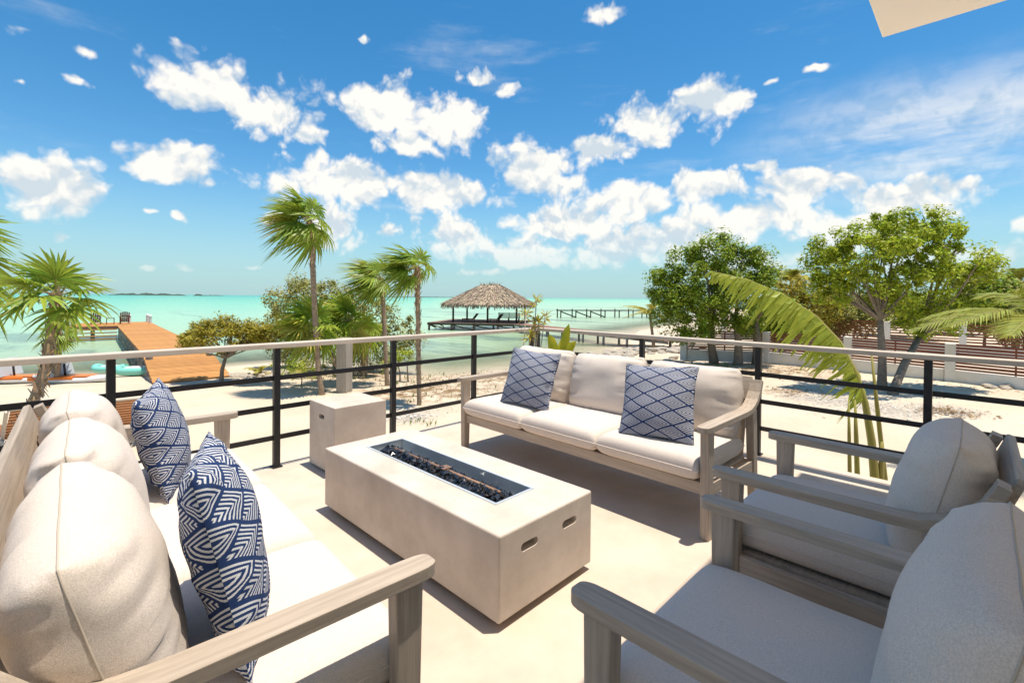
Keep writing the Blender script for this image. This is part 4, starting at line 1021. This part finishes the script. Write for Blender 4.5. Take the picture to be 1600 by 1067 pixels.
for x in (-1.2, 0, 1.2): MB().box((x, 0, .2125), (.08, .45, .425)).build('leg', 'dark_timber', t); MB().box((x, .30, .52), (.06, .03, 1.04)).build('back_post', 'dark_timber', t)
# walkway from the platform to the rocks
wa = HM @ Vector((S_+.6, -1.0, 0)); wb = at(1058, 532, -1.5); wd = Vector((wb.x-wa.x, wb.y-wa.y, 0)); wl_ = wd.length
wk = thing('pier_walkway', 'narrow red brown boardwalk joining the pier platform to the shore', 'boardwalk', (wa.x, wa.y, 0), math.atan2(wd.y, wd.x)); pr = None
for i in range(int(wl_/.24)):
    o = MB().box((0, 0, 0), (.225, 1.9, .05)).build('plank', 'dock_wood', wk) if pr is None else link('plank', pr, None, wk); pr = o.data; o.location = ((i+.5)*.24, 0, HD-.026)
for s in (-1, 1): MB().bar((0, s*.85, HD-.14), (wl_, s*.85, HD-.14), .07, .17).build('stringer', 'pile', wk)
for i in range(8):
    for s in (-1, 1):
        x = wl_*(i+.5)/8; q = wk.matrix_world; p = Vector((wa.x, wa.y, 0)) + wd.normalized()*x; zb = min(HD-.5, h1(p.x, p.y)-.3)
        MB().tube([(x, s*.8, zb), (x, s*.8, HD-.06)], .10, 8).build('pile', 'pile', wk, smooth=True)
# distant pier
fa_, fb_ = at(872, 485, -1.0), at(1080, 485, -1.0); fd = Vector((fb_.x-fa_.x, fb_.y-fa_.y, 0)); fl_ = fd.length
fp = thing('distant_pier', 'long thin distant pier on posts across the water', 'pier', (fa_.x, fa_.y, 0), math.atan2(fd.y, fd.x))
MB().box((fl_/2, 0, -1.0), (fl_, 1.8, .16)).build('deck', 'dark_timber', fp)
for i in range(int(fl_/3)):
    for s in (-1, 1): MB().tube([(.2+i*3, s*.8, WZ-1), (.2+i*3, s*.8, -.72 if s > 0 else -1.08)], .11, 7).build('pile', 'dark_timber', fp)
for i in range(3): MB().bar((.2+i*3, -.85, -1.2), (3.2+i*3, -.85, WZ+.1), .1, .2).build('brace', 'dark_timber', fp)

# fences with white pillars and red slats
def fence(label, pts, h, nsl, group, zb=-1.6, wall=.34, pil=.30):
    t = thing('slat_fence', label, 'fence', (pts[0][0], pts[0][1], zb), 0, group); O = Vector((pts[0][0], pts[0][1], 0))
    P_ = [Vector((x, y, 0))-O for x, y in pts]
    for p in P_: MB().box((p.x, p.y, h/2-.1), (pil, pil, h+.2)).build('pillar', 'white_wall', t, bevel=.01)
    for a, b in zip(P_[:-1], P_[1:]):
        d = (b-a).normalized(); a2, b2 = a+d*(pil/2+.002), b-d*(pil/2+.002)
        MB().bar((a2.x, a2.y, wall/2-.1), (b2.x, b2.y, wall/2-.1), .2, wall+.2).build('plinth_wall', 'white_wall', t)
        m_ = a2.lerp(b2, .5); MB().bar((m_.x, m_.y, wall+.01), (m_.x, m_.y, h-.04), .05, .05).build('stile', 'red_wood', t)
        for i in range(nsl):
            z = wall+.06+(h-wall-.10)*i/(nsl-1); sd = Vector((-d.y, d.x, 0))*.036
            w_ = .088 if i % 2 else .066
            MB().bar((a2.x-sd.x, a2.y-sd.y, z), (b2.x-sd.x, b2.y-sd.y, z), .02, w_).build('slat', 'red_wood', t)
fence('red brown slat fence with white pillars just behind the spreading tree', [(23.2, 10.6), (25.3, 7.4), (25.0, 4.04), (24.15, .74), (23.2, -2.6), (22.2, -6)], 1.32, 9, 'red slat fences')
fence('second red slat fence with white pillars further back across the plot', [(37.5, 14.0), (37.0, 10.5), (36.5, 7.2), (36.0, 3.9), (35.4, .6), (34.8, -2.6)], 1.5, 8, 'red slat fences', zb=-1.45)
# electrical box on a post by the shore
g = ground(1081, 568); t = thing('meter_box', 'small beige box on a thin post by the fence end', 'box', g)
MB().box((0, 0, .45), (.06, .06, 1.0)).build('post', 'post_wood', t); MB().box((0, 0, 1.08), (.30, .16, .34)).build('box', 'rail_cap', t, bevel=.01)

# rocks along the shore
rk = []
for v in range(6):
    bm = bmesh.new(); bmesh.ops.create_icosphere(bm, subdivisions=2, radius=.5)
    for q in bm.verts:
        n_ = noise.noise(q.co*2.3+Vector((v*7, 0, 0)))*.35 + noise.noise(q.co*5+Vector((v*7, 3, 0)))*.14
        q.co *= 1+n_; q.co.z *= .55
    me = bpy.data.meshes.new('rock'); bm.to_mesh(me); bm.free(); me.materials.append(MATS['rock']); rk.append(me)
rnd = random.Random(21)
def rocks(n, seg, smin, smax, jit, label, group):
    for i in range(n):
        t = rnd.random(); f = t*(len(seg)-1); a = min(int(f), len(seg)-2); px = seg[a][0]+(seg[a+1][0]-seg[a][0])*(f-a)+rnd.gauss(0, jit); py = seg[a][1]+(seg[a+1][1]-seg[a][1])*(f-a)+rnd.gauss(0, jit*.35)
        g = ground(px, py); o = bpy.data.objects.new('rock', rnd.choice(rk)); COL.objects.link(o); s = rnd.uniform(smin, smax)
        o.location = g + UP*s*.12; o.scale = (s*rnd.uniform(.8, 1.5), s*rnd.uniform(.8, 1.3), s*rnd.uniform(.6, 1)); o.rotation_euler = (rnd.uniform(-.2,.2), rnd.uniform(-.2,.2), rnd.uniform(0, 6.28))
        tag(o, ('large ' if s > (smin+smax)/2 else 'smaller ')+label, 'rock', group)
rocks(85, [(905,566),(960,556),(1010,548),(1075,548)], .25, .85, 9, 'pale limestone rock in the rough bank below the boardwalk', 'rocks below the boardwalk')
rocks(40, [(960,575),(1020,570),(1080,562)], .2, .6, 8, 'weathered limestone rock lying where the bank meets the garden sand', 'rocks at the garden edge')
rocks(30, [(1035,507),(1060,503),(1085,500)], .5, 1.3, 5, 'pale rock on the sandy point past the boardwalk', 'rocks on the sandy point')
rocks(26, [(362,588),(400,590),(440,583)], .15, .5, 6, 'pale rock at the foot of the jetty beside the golden tree', 'rocks by the jetty foot')
rocks(6, [(1540,605),(1585,608)], .2, .5, 6, 'small white rock against the fence plinth', 'rocks along the fence')

# sailing boards and inflatables drawn up on the sand
def hull(t, L, W, H, m1, m2):
    mb = MB(); n = 14; m_ = 8
    for i in range(n+1):
        s = -1+2*i/n; w = W/2*max(.02, (1-abs(s)**2.6))**.6; rise = .22*H*max(0, abs(s)-.5)*2
        for k in range(m_): a = 2*math.pi*k/m_; mb.v.append((s*L/2, w*math.cos(a), H/2+rise+H/2*math.sin(a)))
    for i in range(n):
        for k in range(m_): mb.f.append((i*m_+k, i*m_+(k+1) % m_, (i+1)*m_+(k+1) % m_, (i+1)*m_+k))
    mb.f += [tuple(range(m_-1, -1, -1)), tuple(n*m_+k for k in range(m_))]
    h = mb.build('hull', m1, t, smooth=True)
    MB().box((-.1, 0, H+.012), (L*.62, W*.62, .03)).build('deck_pad', m2, t, bevel=.01); return h
def board(label, px, py, rz):
    g = ground(px, py); t = thing('sailing_board', label, 'boat', g, rz, 'sailing boards on the beach')
    hull(t, 2.6, .95, .26, 'plastic_white', 'orange_plastic')
    MB().box((-.45, -.36, .20), (1.5, .10, .14)).build('side_stripe', 'orange_plastic', t, bevel=.03)
    MB().bar((-.35, 0, .28), (-.55, 0, .95), 1.25, .05, up=Vector((1,0,.2))).build('seat_panel', 'plastic_grey', t, bevel=.02)
    MB().tube([(-.22, 0, .28), (-.26, 0, .72)], .035, 8).build('strut', 'rail_black', t, smooth=True)
cam_r = math.atan2(cr.y, cr.x)
board('white and orange sailing board with grey panel, beside the short straight palm', 112, 598, cam_r+.12)
board('white and orange sailing board with grey panel, beyond the leaning palm trunk', 33, 598, cam_r+.2)
def tube_boat(label, px, py, rz):
    g = ground(px, py); t = thing('inflatable_kayak', label, 'kayak', g + UP*.02, rz, 'aqua inflatables by the jetty'); pts = []; n = 28
    for k in range(n): a = 2*math.pi*k/n; pts.append((.62*math.copysign(abs(math.cos(a))**.7, math.cos(a)), .30*math.copysign(abs(math.sin(a))**.8, math.sin(a)), .21+.10*abs(math.cos(a))**4))
    MB().tube(pts+pts[:1], .16, 10, caps=False).build('side_tube', 'aqua', t, smooth=True)
    MB().box((0, 0, .14), (1.05, .45, .10)).build('floor', 'plastic_white', t, bevel=.03); MB().box((0, 0, .36), (.6, .6, .03)).build('cover', 'plastic_white', t, bevel=.015)
tube_boat('aqua inflatable kayak with white cover lying nearest the jetty piles', 211, 588, cam_r+.15)
tube_boat('aqua inflatable kayak with white cover lying half in the water', 172, 584, cam_r+.05)

# slatted loungers below the terrace
def lounger(label, px, py, rz):
    p = at(px, py, -.80); t = thing('teak_lounger', label, 'sun lounger', (p.x, p.y, h1(p.x, p.y)+.005), rz, 'teak loungers on the sand below the terrace')
    W = .66
    for s in (-1, 1):
        MB().bar((s*(W/2+.02), -.35, .34), (s*(W/2+.02), 1.45, .34), .045, .08).build('side_rail', 'rail_cap', t)
        MB().bar((s*(W/2+.002), .02, .36), (s*(W/2+.03), -.42, .94), .045, .06, up=Vector((0,1,1))).build('back_stile', 'rail_cap', t)
        for y in (-.28, 1.35): MB().box((s*(W/2+.02), y, .15), (.05, .06, .30)).build('leg', 'rail_cap', t)
    for i in range(10):
        f = (i+.5)/10; MB().bar((-W/2+.02, .02-.44*f, .37+.58*f), (W/2-.02, .02-.44*f, .37+.58*f), .052, .018, up=Vector((0,.8,.6))).build('back_slat', 'teak', t)
    for i in range(18): MB().box((0, .08+.078*i, .36), (W, .066, .018)).build('seat_slat', 'teak', t)
    MB().bar((-W/2-.02, -.425, .955), (W/2+.02, -.425, .955), .05, .04).build('top_bar', 'rail_cap', t, bevel=.012)
lounger('teak slatted lounger crossed by the leaning palm trunk', 44, 634, R(12))
lounger('teak slatted lounger behind the patterned pillow, clear of the palm trunk', 184, 621, R(-6))
